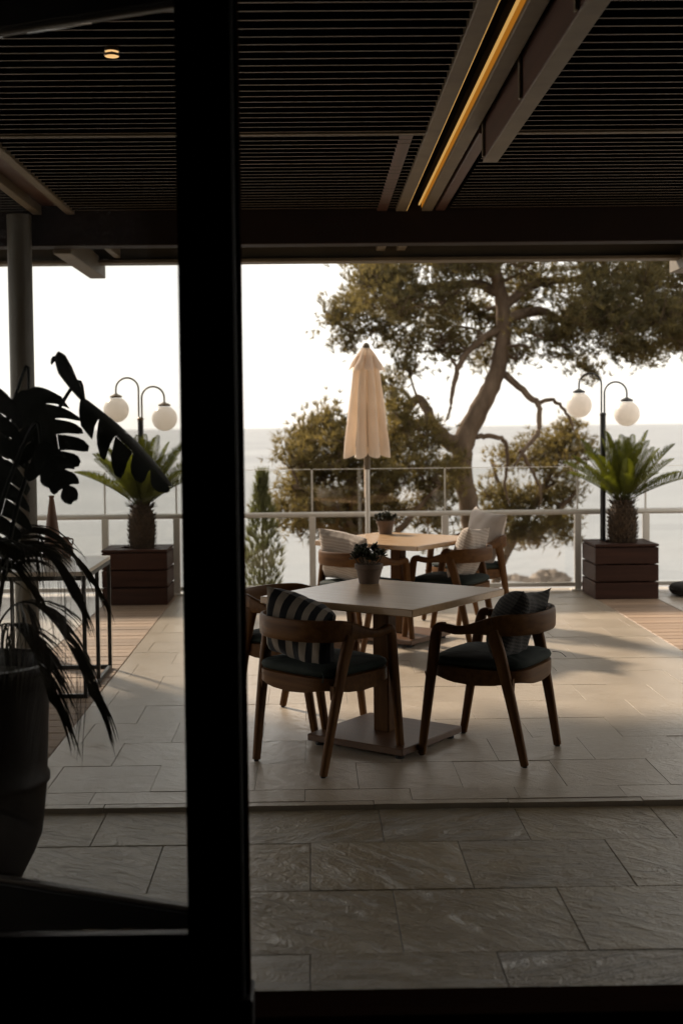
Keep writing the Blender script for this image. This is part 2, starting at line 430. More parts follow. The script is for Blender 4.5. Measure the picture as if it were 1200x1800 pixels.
# ------------------------------------------------------------------ mesh helpers
class MB:
    def __init__(self):
        self.v, self.f = [], []

    def add(self, verts, faces):
        o = len(self.v)
        self.v += [tuple(p) for p in verts]
        self.f += [tuple(i + o for i in f) for f in faces]
        return self

    def box(self, c, s, b=0.0, rot=None):
        """box centred at c with full sizes s; b chamfers every edge"""
        hx, hy, hz = s[0] / 2, s[1] / 2, s[2] / 2
        if b <= 0:
            vs = [(x, y, z) for x in (-hx, hx) for y in (-hy, hy) for z in (-hz, hz)]
            fs = [(0, 1, 3, 2), (4, 6, 7, 5), (0, 4, 5, 1), (2, 3, 7, 6), (0, 2, 6, 4), (1, 5, 7, 3)]
        else:
            vs, fs, idx = [], [], {}
            for sx in (-1, 1):
                for sy in (-1, 1):
                    for sz in (-1, 1):
                        for ax in range(3):
                            p = [sx * (hx - b), sy * (hy - b), sz * (hz - b)]
                            p[ax] += (sx, sy, sz)[ax] * b
                            idx[(sx, sy, sz, ax)] = len(vs)
                            vs.append(tuple(p))
            g = lambda *k: idx[k]
            for ax in range(3):
                for s_ in (-1, 1):
                    q = []
                    for a, bb in ((-1, -1), (1, -1), (1, 1), (-1, 1)):
                        k = [a, bb]
                        k.insert(ax, s_)
                        q.append(g(*k, ax))
                    if (s_ > 0) == (ax == 1):
                        q.reverse()
                    fs.append(tuple(q))
            for ax in range(3):
                o1, o2 = [i for i in range(3) if i != ax]
                for a in (-1, 1):
                    for bb in (-1, 1):
                        k0 = [0, 0, 0]
                        k0[ax], k0[o1], k0[o2] = -1, a, bb
                        k1 = list(k0)
                        k1[ax] = 1
                        q = [g(*k0, o1), g(*k1, o1), g(*k1, o2), g(*k0, o2)]
                        n = (Vector(vs[q[1]]) - Vector(vs[q[0]])).cross(Vector(vs[q[2]]) - Vector(vs[q[1]]))
                        if n.dot(Vector(vs[q[0]]) + Vector(vs[q[2]])) < 0:
                            q.reverse()
                        fs.append(tuple(q))
            for sx in (-1, 1):
                for sy in (-1, 1):
                    for sz in (-1, 1):
                        q = [g(sx, sy, sz, 0), g(sx, sy, sz, 1), g(sx, sy, sz, 2)]
                        if sx * sy * sz < 0:
                            q.reverse()
                        fs.append(tuple(q))
        if rot is not None:
            vs = [rot @ Vector(p) for p in vs]
        return self.add([(p[0] + c[0], p[1] + c[1], p[2] + c[2]) for p in vs], fs)

    def sweep(self, path, sizes, ref=(0, 0, 1), n=10, power=2.0, caps=True):
        """sections (w along side, h along up) swept on a path; side = tangent x ref"""
        path = [Vector(p) for p in path]
        ref = Vector(ref)
        rings = []
        for i, p in enumerate(path):
            t = (path[min(i + 1, len(path) - 1)] - path[max(i - 1, 0)]).normalized()
            side = t.cross(ref)
            if side.length < 1e-4:
                side = t.cross(Vector((0.3, 1, 0.1)))
            side.normalize()
            up = side.cross(t).normalized()
            w, h = sizes[i] if isinstance(sizes, list) else sizes
            ring = []
            for k in range(n):
                a = 2 * PI * k / n
                ca, sa = math.cos(a), math.sin(a)
                e = 2.0 / power
                ring.append(p + side * (w / 2 * math.copysign(abs(ca) ** e, ca)) + up * (h / 2 * math.copysign(abs(sa) ** e, sa)))
            rings.append(ring)
        vs = [q for r_ in rings for q in r_]
        fs = []
        for i in range(len(path) - 1):
            for k in range(n):
                a, b_ = i * n + k, i * n + (k + 1) % n
                fs.append((a, a + n, b_ + n, b_))
        if caps:
            fs.append(tuple(range(n)))
            fs.append(tuple(reversed(range((len(path) - 1) * n, len(path) * n))))
        return self.add(vs, fs)

    def tube(self, path, r, n=8, caps=True):
        rs = r if isinstance(r, (list, tuple)) else [r] * len(path)
        return self.sweep(path, [(2 * q, 2 * q) for q in rs], (0.13, 0.21, 1.0) if abs(Vector(path[-1]).z - Vector(path[0]).z) < 0.9 * (Vector(path[-1]) - Vector(path[0])).length else (0.2, 1, 0.1), n, 2.0, caps)

    def lathe(self, prof, n=28, c=(0, 0, 0), cap=True):
        vs = [(c[0] + r * math.cos(2 * PI * k / n), c[1] + r * math.sin(2 * PI * k / n), c[2] + z) for r, z in prof for k in range(n)]
        fs = []
        for i in range(len(prof) - 1):
            for k in range(n):
                a, b_ = i * n + k, i * n + (k + 1) % n
                fs.append((a, b_, b_ + n, a + n))
        if cap:
            fs.append(tuple(reversed(range(n))))
            fs.append(tuple(range((len(prof) - 1) * n, len(prof) * n)))
        return self.add(vs, fs)

    def mesh(self, name, mat, smooth=None):
        me = bpy.data.meshes.new(name)
        me.from_pydata(self.v, [], self.f)
        me.materials.append(mat)
        if smooth is not None:
            me.polygons.foreach_set("use_smooth", [True] * len(me.polygons))
            me.set_sharp_from_angle(angle=R(smooth))
        me.update()
        return me

    def build(self, name, mat, parent=None, smooth=None, loc=(0, 0, 0), rot=(0, 0, 0)):
        return obj(name, self.mesh(name, mat, smooth), parent, loc, rot)


def obj(name, data, parent=None, loc=(0, 0, 0), rot=(0, 0, 0)):
    o = bpy.data.objects.new(name, data)
    COL.objects.link(o)
    o.location = loc
    o.rotation_euler = rot
    if parent:
        o.parent = parent
    return o


def thing(name, label, cat, loc=(0, 0, 0), rz=0.0, group=None):
    o = obj(name, None, None, loc, (0, 0, rz))
    o.empty_display_size = 0.1
    return tag(o, label, cat, group)


def tag(o, label, cat, group=None):
    o["label"] = label
    o["category"] = cat
    if group:
        o["group"] = group
    return o


def struct(o):
    o["kind"] = "structure"
    return o


def copy_tree(o, parent=None):
    c = o.copy()
    COL.objects.link(c)
    c.parent = parent
    for ch in o.children:
        copy_tree(ch, c)
    return c


def smooth_path(pts, k=6):
    """Catmull-Rom through pts"""
    p = [Vector(q) for q in pts]
    out = []
    for i in range(len(p) - 1):
        p0, p1, p2, p3 = p[max(i - 1, 0)], p[i], p[i + 1], p[min(i + 2, len(p) - 1)]
        for j in range(k):
            t = j / k
            out.append(0.5 * ((2 * p1) + (p2 - p0) * t + (2 * p0 - 5 * p1 + 4 * p2 - p3) * t * t + (3 * p1 - p0 - 3 * p2 + p3) * t ** 3))
    out.append(p[-1])
    return out


def interp(vals, k=6):
    out = []
    for i in range(len(vals) - 1):
        for j in range(k):
            t = j / k
            a, b = vals[i], vals[i + 1]
            out.append(tuple(x + (y - x) * t for x, y in zip(a, b)) if isinstance(a, tuple) else a + (b - a) * t)
    out.append(vals[-1])
    return out


def fast_mesh(name, V, F, mat):
    """numpy verts (n,3) and triangles (m,3)"""
    me = bpy.data.meshes.new(name)
    me.vertices.add(len(V))
    me.vertices.foreach_set("co", np.asarray(V, dtype=np.float32).ravel())
    F = np.asarray(F, dtype=np.int32)
    me.loops.add(F.size)
    me.loops.foreach_set("vertex_index", F.ravel())
    me.polygons.add(len(F))
    me.polygons.foreach_set("loop_start", np.arange(0, F.size, F.shape[1], dtype=np.int32))
    me.polygons.foreach_set("loop_total", np.full(len(F), F.shape[1], dtype=np.int32))
    me.materials.append(mat)
    me.update(calc_edges=True)
    me.validate()
    return me


# ================================================================== SETTING
ZO = 0.02          # outer terrace level, one thin step above the inner strip
_tile_cache = {}


def tile_mesh(w, d, h, mat):
    key = (round(w, 3), round(d, 3), round(h, 3), mat)
    if key not in _tile_cache:
        _tile_cache[key] = MB().box((0, 0, -h / 2), (w, d, h), 0.0006 if mat == 'slate_out' else 0.0014).mesh("stone_tile", M[mat])
    return _tile_cache[key]


def lay(parent, x0, x1, ys, joints, step, z, mat, h=0.05, gap=0.003, name="stone_tile"):
    """running-bond rows between consecutive ys; joints[i%2] is a joint's x in that row"""
    for i in range(len(ys) - 1):
        ya, yb = ys[i], ys[i + 1]
        j = joints[i % len(joints)]
        k0 = math.floor((x0 - j) / step)
        xs = [x0] + [j + step * k for k in range(k0, k0 + 60) if x0 + 0.03 < j + step * k < x1 - 0.03] + [x1]
        for a, b in zip(xs[:-1], xs[1:]):
            w, d = b - a - gap, yb - ya - gap
            dz = random.uniform(-0.0012, 0.0012)
            obj(name, tile_mesh(w, d, h, mat), parent, ((a + b) / 2, (ya + yb) / 2, z + dz),
                (random.uniform(-.0015, .0015), random.uniform(-.0015, .0015), 0))


# inner strip just outside the doors
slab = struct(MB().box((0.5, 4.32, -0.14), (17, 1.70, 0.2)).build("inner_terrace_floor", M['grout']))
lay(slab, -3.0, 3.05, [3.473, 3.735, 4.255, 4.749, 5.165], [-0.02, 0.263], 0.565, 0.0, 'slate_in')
# outer terrace, one step up
OUT_YS = [5.225] + [5.395 + 0.424 * k for k in range(0, 16)] + [12.02]
slab2 = struct(MB().box((0.635, 8.62, -0.14), (3.83, 6.88, 0.2)).build("outer_terrace_floor", M['grout_pale']))
lay(slab2, -1.28, 2.55, OUT_YS, [-0.045, 0.19], 0.455, ZO, 'slate_out', gap=0.002)
lay(slab2, -1.28, 2.55, [5.172, 5.225], [0.245], 0.565, ZO - 0.001, 'slate_out', name="edge_stone")
for nm, xa, xb, far in (("side_terrace_left", -1.88, -3.2, -8.0), ("side_terrace_right", 3.10, 4.4, 9.0)):
    a, b = min(xa, far), max(xa, far)
    s_ = struct(MB().box(((a + b) / 2, 8.62, -0.14), (b - a, 6.88, 0.2)).build(nm, M['grout_pale']))
    lay(s_, min(xa, xb), max(xa, xb), [5.172] + OUT_YS[1:], [-0.045, 0.19], 0.455, ZO, 'slate_out')
    f0, f1 = min(xb, far), max(xb, far)
    MB().box(((f0 + f1) / 2, 8.6, ZO - 0.032), (f1 - f0 - 0.01, 6.83, 0.05)).build("paving", M['slate_out'], s_)
# timber strips
for nm, xa, xb in (("deck_strip_left", -1.88, -1.28), ("deck_strip_right", 2.55, 3.10)):
    s_ = struct(MB().box(((xa + xb) / 2, 8.62, -0.15), (xb - xa, 6.88, 0.18)).build(nm, M['grout']))
    bm = MB().box((0, 0, -0.0125), (xb - xa - 0.008, 0.138, 0.025), 0.004).mesh("deck_board", M['deck'])
    y = 5.172 + 0.072
    while y < 12.0:
        obj("deck_board", bm, s_, ((xa + xb) / 2, y, ZO + random.uniform(-.001, .001)))
        y += 0.145

# hillside falling away below the terrace
nx, ny = 60, 40
V, F = [], []
for j in range(ny):
    for i in range(nx):
        x = -60 + 120 * i / (nx - 1)
        t = j / (ny - 1)
        y = 12.06 + 34 * t
        z = -0.35 - 11.2 * (t ** 0.62) + (math.sin(x * .7 + t * 5) + math.sin(x * 1.9 - t * 9) + math.sin(x * .31)) * 0.3 * t
        V.append((x, y, z))
for j in range(ny - 1):
    for i in range(nx - 1):
        a = j * nx + i
        F.append((a, a + 1, a + nx + 1, a + nx))
m_ = MB()
m_.v, m_.f = V, F
struct(m_.build("hillside", M['earth'], smooth=60))
wl = MB().box((0.5, 12.10, -0.9), (17, 0.10, 1.78)).build("terrace_retaining_wall", M['rock'])
struct(wl)

sea = struct(MB().add([(-16000, 20, -10), (16000, 20, -10), (16000, 16000, -10), (-16000, 16000, -10)], [(0, 1, 2, 3)]).build("sea", M['sea']))


def rock(name, label, loc, size, seed):
    rng = np.random.default_rng(seed)
    mb = MB()
    n, m2 = 18, 10
    for j in range(m2 + 1):
        ph = PI / 2 * j / m2
        for i in range(n):
            th = 2 * PI * i / n
            r = 1 + 0.22 * math.sin(3 * th + seed) * math.cos(ph) + 0.13 * math.sin(7 * th + j) + rng.uniform(-.09, .09)
            mb.v.append((size[0] * r * math.cos(ph) * math.cos(th), size[1] * r * math.cos(ph) * math.sin(th), size[2] * (r * math.sin(ph)) - 0.4))
    for j in range(m2):
        for i in range(n):
            a, b = j * n + i, j * n + (i + 1) % n
            mb.f.append((a, b, b + n, a + n))
    o = mb.build(name, M['rock'], smooth=35, loc=loc)
    return tag(o, label, "rock", "rocks in the sea")


rock("sea_rock", "brown pointed rock in the sea seen through the balustrade glass", (17.3, 92, -10), (1.6, 1.6, 1.15), 3)
rock("sea_rock", "low flat rock left of the pointed rock in the sea", (15.0, 93, -10), (1.5, 1.3, 0.75), 5)

# ------------------------------------------------------------------ dark room behind the camera
struct(MB().box((0, -0.3, -0.12), (9.9, 7.2, 0.2)).build("room_floor", M['interior']))
struct(MB().box((0, -4.0, 1.5), (9.9, 0.2, 3.4)).build("room_back_wall", M['interior']))
struct(MB().box((-5.05, -0.3, 1.5), (0.2, 7.6, 3.4)).build("room_side_wall_left", M['interior']))
struct(MB().box((5.05, -0.3, 1.5), (0.2, 7.6, 3.4)).build("room_side_wall_right", M['interior']))
struct(MB().box((0, -0.3, 3.3), (9.9, 7.6, 0.2)).build("room_ceiling", M['interior']))
struct(MB().box((0, 3.40, 3.02), (9.9, 0.16, 0.40)).build("door_lintel", M['interior']))
struct(MB().box((3.9, 3.40, 1.42), (2.2, 0.16, 2.78)).build("front_wall", M['interior']))
struct(MB().box((0.5, 3.385, -0.012), (9.8, 0.165, 0.05), 0.004).build("door_threshold", M['sill']))

# fixed glazing to the left of the opening
fw = thing("glazed_screen", "black framed glass screen with thick upright post left of the opening", "glass door", (-0.26, 3.24, 0))
MB().box((0, 0, 1.40), (0.145, 0.11, 2.80), 0.006).build("post", M['black'], fw)
MB().box((0.079, 0.01, 1.40), (0.010, 0.07, 2.78), 0.002).build("seal_strip", M['sill'], fw)
MB().box((0.008, 0, 0.06), (0.168, 0.13, 0.12), 0.004).build("post_foot", M['black'], fw)
MB().box((-2.375, 0, 0.135), (4.60, 0.08, 0.262), 0.004).build("bottom_rail", M['black'], fw)
MB().box((-2.375, -0.01, 0.2745), (4.60, 0.035, 0.014), 0.003).build("glazing_bead", M['bead'], fw)
MB().box((-2.375, 0, 2.765), (4.60, 0.08, 0.066), 0.004).build("top_rail", M['black'], fw)
MB().box((-2.375, 0.012, 1.506), (4.60, 0.008, 2.45)).build("pane", M['doorglass'], fw)
# folded door leaf standing ajar outside it
dl = thing("door_leaf", "black framed glass door leaf standing ajar behind the thick post", "glass door", (-0.275, 3.353, 0), PI - R(23))
MB().box((0.58, 0, 0.145), (1.16, 0.045, 0.27), 0.004).build("bottom_rail", M['black'], dl)
MB().box((0.58, 0.004, 0.288), (1.14, 0.030, 0.014), 0.003).build("glazing_bead", M['bead'], dl)
MB().box((0.58, 0, 2.765), (1.16, 0.045, 0.075), 0.004).build("top_rail", M['black'], dl)
MB().box((0.58, 0.004, 2.719), (1.14, 0.030, 0.014), 0.003).build("glazing_bead", M['bead'], dl)
for x in (0.03, 1.15):
    MB().box((x, 0, 1.40), (0.055, 0.05, 2.79), 0.004).build("stile", M['black'], dl)
MB().box((0.59, 0, 1.50), (1.06, 0.008, 2.42)).build("pane", M['doorglass'], dl)

# ------------------------------------------------------------------ terrace roof
CZ = 3.10          # underside of the slats
roof = struct(MB().box((-0.15, 6.96, 3.44), (9.5, 6.96, 0.12)).build("terrace_roof", M['felt']))
MB().box((-0.15, 6.96, 3.36), (9.48, 6.94, 0.03)).build("ceiling_lining", M['felt'], roof)
# deeper part of the canopy further left, out of the picture, that shades the paving there
MB().box((-4.30, 10.75, 3.2), (1.2, 0.92, 0.50)).build("canopy_extension", M['fascia'], roof)
bays = [(-4.85, -1.93), (-1.62, 0.60), (0.97, 2.90), (3.20, 4.55)]


def slat_mesh(w):
    """black board on edge; light caught by its lower edge is painted in"""
    me = MB().box((0, 0, 0.05), (w, 0.013, 0.10)).mesh("ceiling_slat", M['felt'])
    me.materials.append(M['slat'])
    for p in me.polygons:
        if p.normal.z < -0.5:
            p.material_index = 1
    return me


for a, b in bays:
    sm = slat_mesh(b - a)
    y = 3.62
    while y < 8.72:
        if abs(y - 6.47) > 0.03:
            obj("ceiling_slat", sm, roof, ((a + b) / 2, y, CZ + random.uniform(-.001, .001)))
        y += 0.0972
    MB().box(((a + b) / 2, 6.47, CZ + 0.02), (b - a, 0.03, 0.06), 0.003).build("ceiling_cross_bar", M['steel'], roof)
    s2 = sm
    for k in range(10):
        obj("ceiling_slat", s2, roof, ((a + b) / 2, 9.12 + 0.0972 * k, CZ + 0.08))

mainbeam = MB().box((-0.15, 8.92, 3.045), (9.4, 0.16, 0.325), 0.006).build("main_beam", M['beam'])
tag(mainbeam, "deep dark brown beam crossing the whole terrace ceiling", "beam")
fas = thing("roof_fascia", "dark fascia board with pale lower edge along the roof front", "fascia", (-0.15, 10.2, 0))
MB().box((0, 0.02, 3.16), (9.4, 0.06, 0.40), 0.004).build("board", M['fascia'], fas)
MB().box((0, 0.03, 2.945), (9.4, 0.17, 0.028), 0.004).build("edge_strip", M['steel'], fas)


def rafter(label, x, far):
    t = thing("roof_rafter", label, "beam", (x, 0, 0), group="rafters running out to the roof edge")
    for dx in (-0.115, 0.115):
        MB().box((dx, 6.5, CZ + 0.10), (0.06, 5.7, 0.20), 0.004).build("channel", M['steel'], t)
    MB().box((0, 6.5, CZ + 0.13), (0.165, 5.7, 0.14)).build("web", M['redwood'], t)
    return t


for x, lab, dxo in ((-1.78, "grey double rafter above the round column at left", -1), (3.05, "grey double rafter at the right end of the roof edge", 1)):
    t = rafter(lab, x, 10.5)
    MB().box((0.02, 9.75, 2.925), (0.13, 1.5, 0.15), 0.005).build("outrigger", M['steel'], t)
    MB().box((0.24, 9.58, 3.02), (0.05, 1.14, 0.10), 0.004).build("side_channel", M['steel'], t)

# centre rafter with a light strip in its slot
t = thing("lit_rafter", "double grey rafter with glowing amber light strip in its slot", "beam", (0, 0, 0))
MB().box((0.645, 6.25, CZ + 0.09), (0.078, 5.15, 0.18), 0.004).build("channel", M['steel'], t)
MB().box((0.825, 6.25, CZ + 0.09), (0.075, 5.15, 0.18), 0.004).build("channel", M['steel'], t)
MB().box((0.57, 9.58, 3.09), (0.07, 1.15, 0.16), 0.004).build("channel", M['steel'], t)
MB().box((0.735, 9.58, 3.09), (0.07, 1.15, 0.16), 0.004).build("channel", M['steel'], t)
MB().box((0.735, 6.25, CZ + 0.165), (0.10, 5.15, 0.02)).build("slot_back", M['felt'], t)
MB().box((0.6815, 6.25, CZ + 0.004), (0.005, 5.13, 0.007)).build("light_edge", M['led'], t)
MB().box((0.770, 6.25, CZ + 0.045), (0.010, 5.13, 0.010)).build("light_strip", M['led'], t)
MB().box((0.786, 6.25, CZ + 0.05), (0.003, 5.12, 0.055)).build("channel_led_glow", M['amber'], t)  # no lamp part: glowing band paints the LED's light onto the channel's inner face
MB().box((0.67, 9.58, 3.06), (0.02, 1.1, 0.012)).build("light_strip", M['led'], t)
MB().box((0.51, 7.66, CZ + 0.07), (0.07, 2.30, 0.14), 0.004).build("side_board", M['redwood'], t)
MB().box((0.915, 7.66, CZ + 0.07), (0.065, 2.30, 0.14), 0.004).build("side_board", M['redwood'], t)
jb = thing("timber_joist", "red brown timber joist with pale underside beside the lit rafter", "beam", (0, 0, 0))
MB().box((0.925, 5.05, 3.045), (0.072, 2.78, 0.20), 0.004).build("timber", M['redwood'], jb)
MB().box((0.925, 5.05, 2.941), (0.076, 2.78, 0.008), 0.002).build("sole_plate", M['steel'], jb)
for y in (4.15, 5.25, 6.36):
    MB().box((0.880, y, 3.045), (0.012, 0.03, 0.19), 0.002).build("bracket", M['steel'], jb)
    MB().box((0.878, y, 3.135), (0.10, 0.03, 0.008), 0.002).build("bracket", M['steel'], jb)

d = thing("downlight", "small round amber ceiling downlight glowing under the slats", "lamp", (-0.770, 5.02, CZ - 0.03))
MB().lathe([(0.026, 0.030), (0.026, 0.036)], 24).build("mount", M['blackmetal'], d, 40)
MB().lathe([(0.027, 0.018), (0.030, 0.020), (0.030, 0.028), (0.027, 0.030)], 24).build("ring", M['brass'], d, 40)
MB().lathe([(0.001, 0.0175), (0.027, 0.0178)], 24, cap=False).build("lens", M['downlight'], d)
MB().lathe([(0.027, 0.0), (0.030, 0.002), (0.030, 0.008), (0.027, 0.010)], 24).build("ring", M['brass'], d, 40)  # second ring, added with the reflection lens below
MB().lathe([(0.001, -0.0005), (0.027, -0.0005)], 24, cap=False).build("lens", M['downlight'], d)  # second glowing lens, added for the lamp's doubled reflection in the door glass
MB().tube([(0, 0, 0.010), (0, 0, 0.030)], 0.006, 10).build("stem", M['brass'], d, 40)

col = thing("round_column", "round grey column holding up the beam at left", "column", (-2.0, 8.74, ZO))
MB().lathe([(0.083, 0), (0.083, 3.06)], 32).build("shaft", M['column'], col, 40)
MB().lathe([(0.12, 0), (0.12, 0.015), (0.10, 0.02)], 32).build("base_plate", M['column'], col, 40)

# ------------------------------------------------------------------ balustrade
RY = 11.85
rail = thing("glass_balustrade", "metal balustrade with glass panes along the terrace edge", "railing", (0, RY, ZO))
POSTS = [-4.50, -3.22, -1.96, -1.285, 0.0, 1.26, 2.52, 3.17, 4.45, 5.72]
for x in POSTS:
    p = MB().box((x, 0, 0.365), (0.062, 0.05, 0.73), 0.004).build("post", M['alu'], rail)
    MB().box((x, 0, 0.006), (0.13, 0.11, 0.012), 0.003).build("foot_plate", M['alu'], p)
    MB().box((x, 0.012, 0.97), (0.014, 0.018, 0.40), 0.002).build("glass_clamp", M['alu'], p)
MB().sweep([(POSTS[0] - .3, 0, 0.747), (POSTS[-1] + .3, 0, 0.747)], (0.05, 0.05), (0, 0, 1), 14, 2.4).build("top_rail", M['alu'], rail, 50)
MB().box(((POSTS[0] + POSTS[-1]) / 2, 0.0, 0.055), (POSTS[-1] - POSTS[0], 0.03, 0.04), 0.004).build("bottom_rail", M['alu'], rail)
for a, b in zip(POSTS[:-1], POSTS[1:]):
    w = b - a
    MB().box(((a + b) / 2, 0.0, 0.395), (w - 0.07, 0.010, 0.63)).build("lower_pane", M['glass'], rail)
    MB().box(((a + b) / 2, 0.018, 0.975), (w - 0.02, 0.010, 0.40), 0.001).build("upper_pane", M['glass'], rail)
    MB().box(((a + b) / 2, 0.018, 1.1775), (w - 0.02, 0.011, 0.004)).build("pane_edge", M['alu'], rail)


# ================================================================== FURNITURE
def make_table():
    t = thing("dining_table", "", "table")
    MB().box((0, 0, 0.7325), (0.88, 0.88, 0.035), 0.004).build("table_top", M['table'], t)
    MB().box((0, 0, 0.385), (0.092, 0.078, 0.66), 0.005).build("pedestal", M['teak'], t)
    MB().box((0, 0, 0.04), (0.56, 0.56, 0.034), 0.004).build("base", M['table_base'], t)
    for sx in (-1, 1):
        for sy in (-1, 1):
            MB().lathe([(0.022, 0), (0.022, 0.024)], 12, (sx * .235, sy * .235, 0)).build("foot", M['glide'], t, 40)
    MB().box((0, 0, 0.7), (0.30, 0.30, 0.028)).build("mounting_plate", M['blackmetal'], t)
    return t


tb1 = make_table()
tb1.location = (0.354, 6.22, ZO)
tb1.rotation_euler.z = R(-36.5)
tag(tb1, "square brown table in the shade nearest the camera", "table", "square tables on the terrace")
tb2 = copy_tree(tb1)
tb2.location = (0.63, 9.2, ZO)
tag(tb2, "square honey wood table in the sun by the balustrade", "table", "square tables on the terrace")


def band_path(n=40):
    """plan curve of arms and backrest: arm front -> round the back -> other arm front"""
    pts = []
    for y in np.linspace(0.13, -0.06, 7):
        pts.append((-0.268 - 0.004 * math.sin((y + .06) * 12), y))
    for a in np.linspace(PI, 2 * PI, 27)[1:-1]:
        pts.append((0.270 * math.copysign(abs(math.cos(a)) ** 0.82, math.cos(a)), -0.06 + 0.225 * math.sin(a)))
    for y in np.linspace(-0.06, 0.13, 7):
        pts.append((0.268 + 0.004 * math.sin((y + .06) * 12), y))
    out = []
    for i, (x, y) in enumerate(pts):
        back = min(1.0, max(0.0, (0.04 - y) / 0.22))       # 0 on the arms .. 1 round the back
        s = back * back * (3 - 2 * back)
        dip = -0.010 * math.exp(-((y - 0.06) / 0.05) ** 2)
        out.append(((x, y, 0.632 + dip + 0.024 * s), (0.044 - 0.020 * s, 0.040 + 0.060 * s)))
    return out


def make_chair():
    t = thing("armchair", "", "chair")
    bp = band_path()
    n = len(bp)
    for name, a, b in (("armrest", 0, 9), ("backrest", 8, n - 8), ("armrest", n - 9, n)):
        seg = bp[a:b]
        MB().sweep([p for p, _ in seg], [s for _, s in seg], (0, 0, 1), 14, 3.6).build(name, M['teak_h'], t, 50)
    for sx in (-1, 1):
        # front leg bends over into the arm
        pts = [(sx * .243, .262, 0.008), (sx * .252, .225, .25), (sx * .260, .187, .50), (sx * .265, .170, .600), (sx * .267, .155, .630), (sx * .268, .125, .634)]
        sz = [(.030, .036), (.034, .044), (.038, .052), (.041, .050), (.043, .044), (.044, .040)]
        l = MB().sweep(smooth_path(pts, 5), interp(sz, 5), (0, 1, 0.25), 12, 3.6)
        # brace block under the seat
        l.add([(sx * .236, .232, .345), (sx * .236, .19, .40), (sx * .236, .238, .41), (sx * .255, .225, .345), (sx * .255, .19, .40), (sx * .255, .238, .41)],
              [(0, 1, 2), (5, 4, 3), (0, 3, 4, 1), (1, 4, 5, 2), (2, 5, 3, 0)])
        l = l.build("leg", M['teak'], t, 50)
        MB().lathe([(.012, 0), (.012, .012)], 10, (sx * .243, .262, 0)).build("glide", M['glide'], l, 40)
        pts = [(sx * .218, -.252, 0.008), (sx * .235, -.205, .25), (sx * .252, -.150, .50), (sx * .262, -.112, .63)]
        sz = [(.030, .036), (.034, .046), (.036, .058), (.036, .066)]
        l = MB().sweep(smooth_path(pts, 5), interp(sz, 5), (0, 1, 0.25), 12, 3.6)
        l.add([(sx * .222, -.205, .345), (sx * .215, -.155, .40), (sx * .215, -.205, .41), (sx * .245, -.205, .345), (sx * .245, -.155, .40), (sx * .245, -.205, .41)],
              [(0, 1, 2), (5, 4, 3), (0, 3, 4, 1), (1, 4, 5, 2), (2, 5, 3, 0)])
        l = l.build("leg", M['teak'], t, 50)
        MB().lathe([(.012, 0), (.012, .012)], 10, (sx * .218, -.252, 0)).build("glide", M['glide'], l, 40)

    def se(k, hx, hy, p, n=48):
        a = 2 * PI * k / n
        c, s = math.cos(a), math.sin(a)
        return hx * math.copysign(abs(c) ** (2 / p), c), hy * math.copysign(abs(s) ** (2 / p), s)

    # seat frame: apron that bows down between the legs
    mb = MB()
    n = 48
    rings = []
    for ins, dz, low in ((0.06, 0, 1), (0.0, 0, 1), (0.0, .44, 0), (0.02, .445, 0)):
        for k in range(n):
            x, y = se(k, .247 - ins, .242 - ins, 4.5)
            corner = (min(1, abs(x) / .235) * min(1, abs(y) / .23)) ** 2
            z = (.362 + .040 * corner) if low else dz
            mb.v.append((x, y - .008, z))
    for i in range(3):
        for k in range(n):
            a, b = i * n + k, i * n + (k + 1) % n
            mb.f.append((a, b, b + n, a + n))
    mb.f.append(tuple(reversed(range(n))))
    mb.f.append(tuple(range(3 * n, 4 * n)))
    mb.build("seat_frame", M['teak_h'], t, 40)
    # seat pad
    mb = MB()
    prof = [(.012, .446), (.002, .452), (-.002, .464), (.003, .477), (.02, .486), (.09, .492), (.17, .490)]
    for ins, z in prof:
        for k in range(n):
            x, y = se(k, .243 - ins, .238 - ins, 5.0)
            mb.v.append((x, y - .008, z + 0.0015 * math.sin(k * 1.7)))
    for i in range(len(prof) - 1):
        for k in range(n):
            a, b = i * n + k, i * n + (k + 1) % n
            mb.f.append((a, b, b + n, a + n))
    mb.f.append(tuple(reversed(range(n))))
    mb.f.append(tuple(range((len(prof) - 1) * n, len(prof) * n)))
    pad = mb.build("seat_pad", M['greenpad'], t, 60)
    MB().sweep(smooth_path([(.20, -.235, .47), (.235, -.262, .462), (.25, -.285, .44)], 4), (.006, .003), (0, 0, 1), 6).build("tie", M['greenpad'], pad)
    return t


CH = [
    (0.055, 5.905, 46, "shaded armchair holding the striped cushion at the near table"),
    (0.862, 6.015, 149, "shaded armchair holding the dark knitted cushion at the near table"),
    (-0.085, 6.70, -33, "empty armchair half hidden by the post at the near table"),
    (0.35, 8.88, 46, "sunlit armchair with ribbed cushion on the left of the far table"),
    (1.00, 9.08, 150, "sunlit armchair with ribbed cushion on the right of the far table"),
    (1.24, 10.0, 208, "armchair with plain grey cushion behind the far table"),
]
chairs = []
proto = make_chair()
for i, (x, y, a, lab) in enumerate(CH):
    c = proto if i == 0 else copy_tree(proto)
    c.location = (x, y, ZO)
    c.rotation_euler = (0, 0, R(a - 90))
    tag(c, lab, "chair", "wooden armchairs around the tables")
    chairs.append(c)


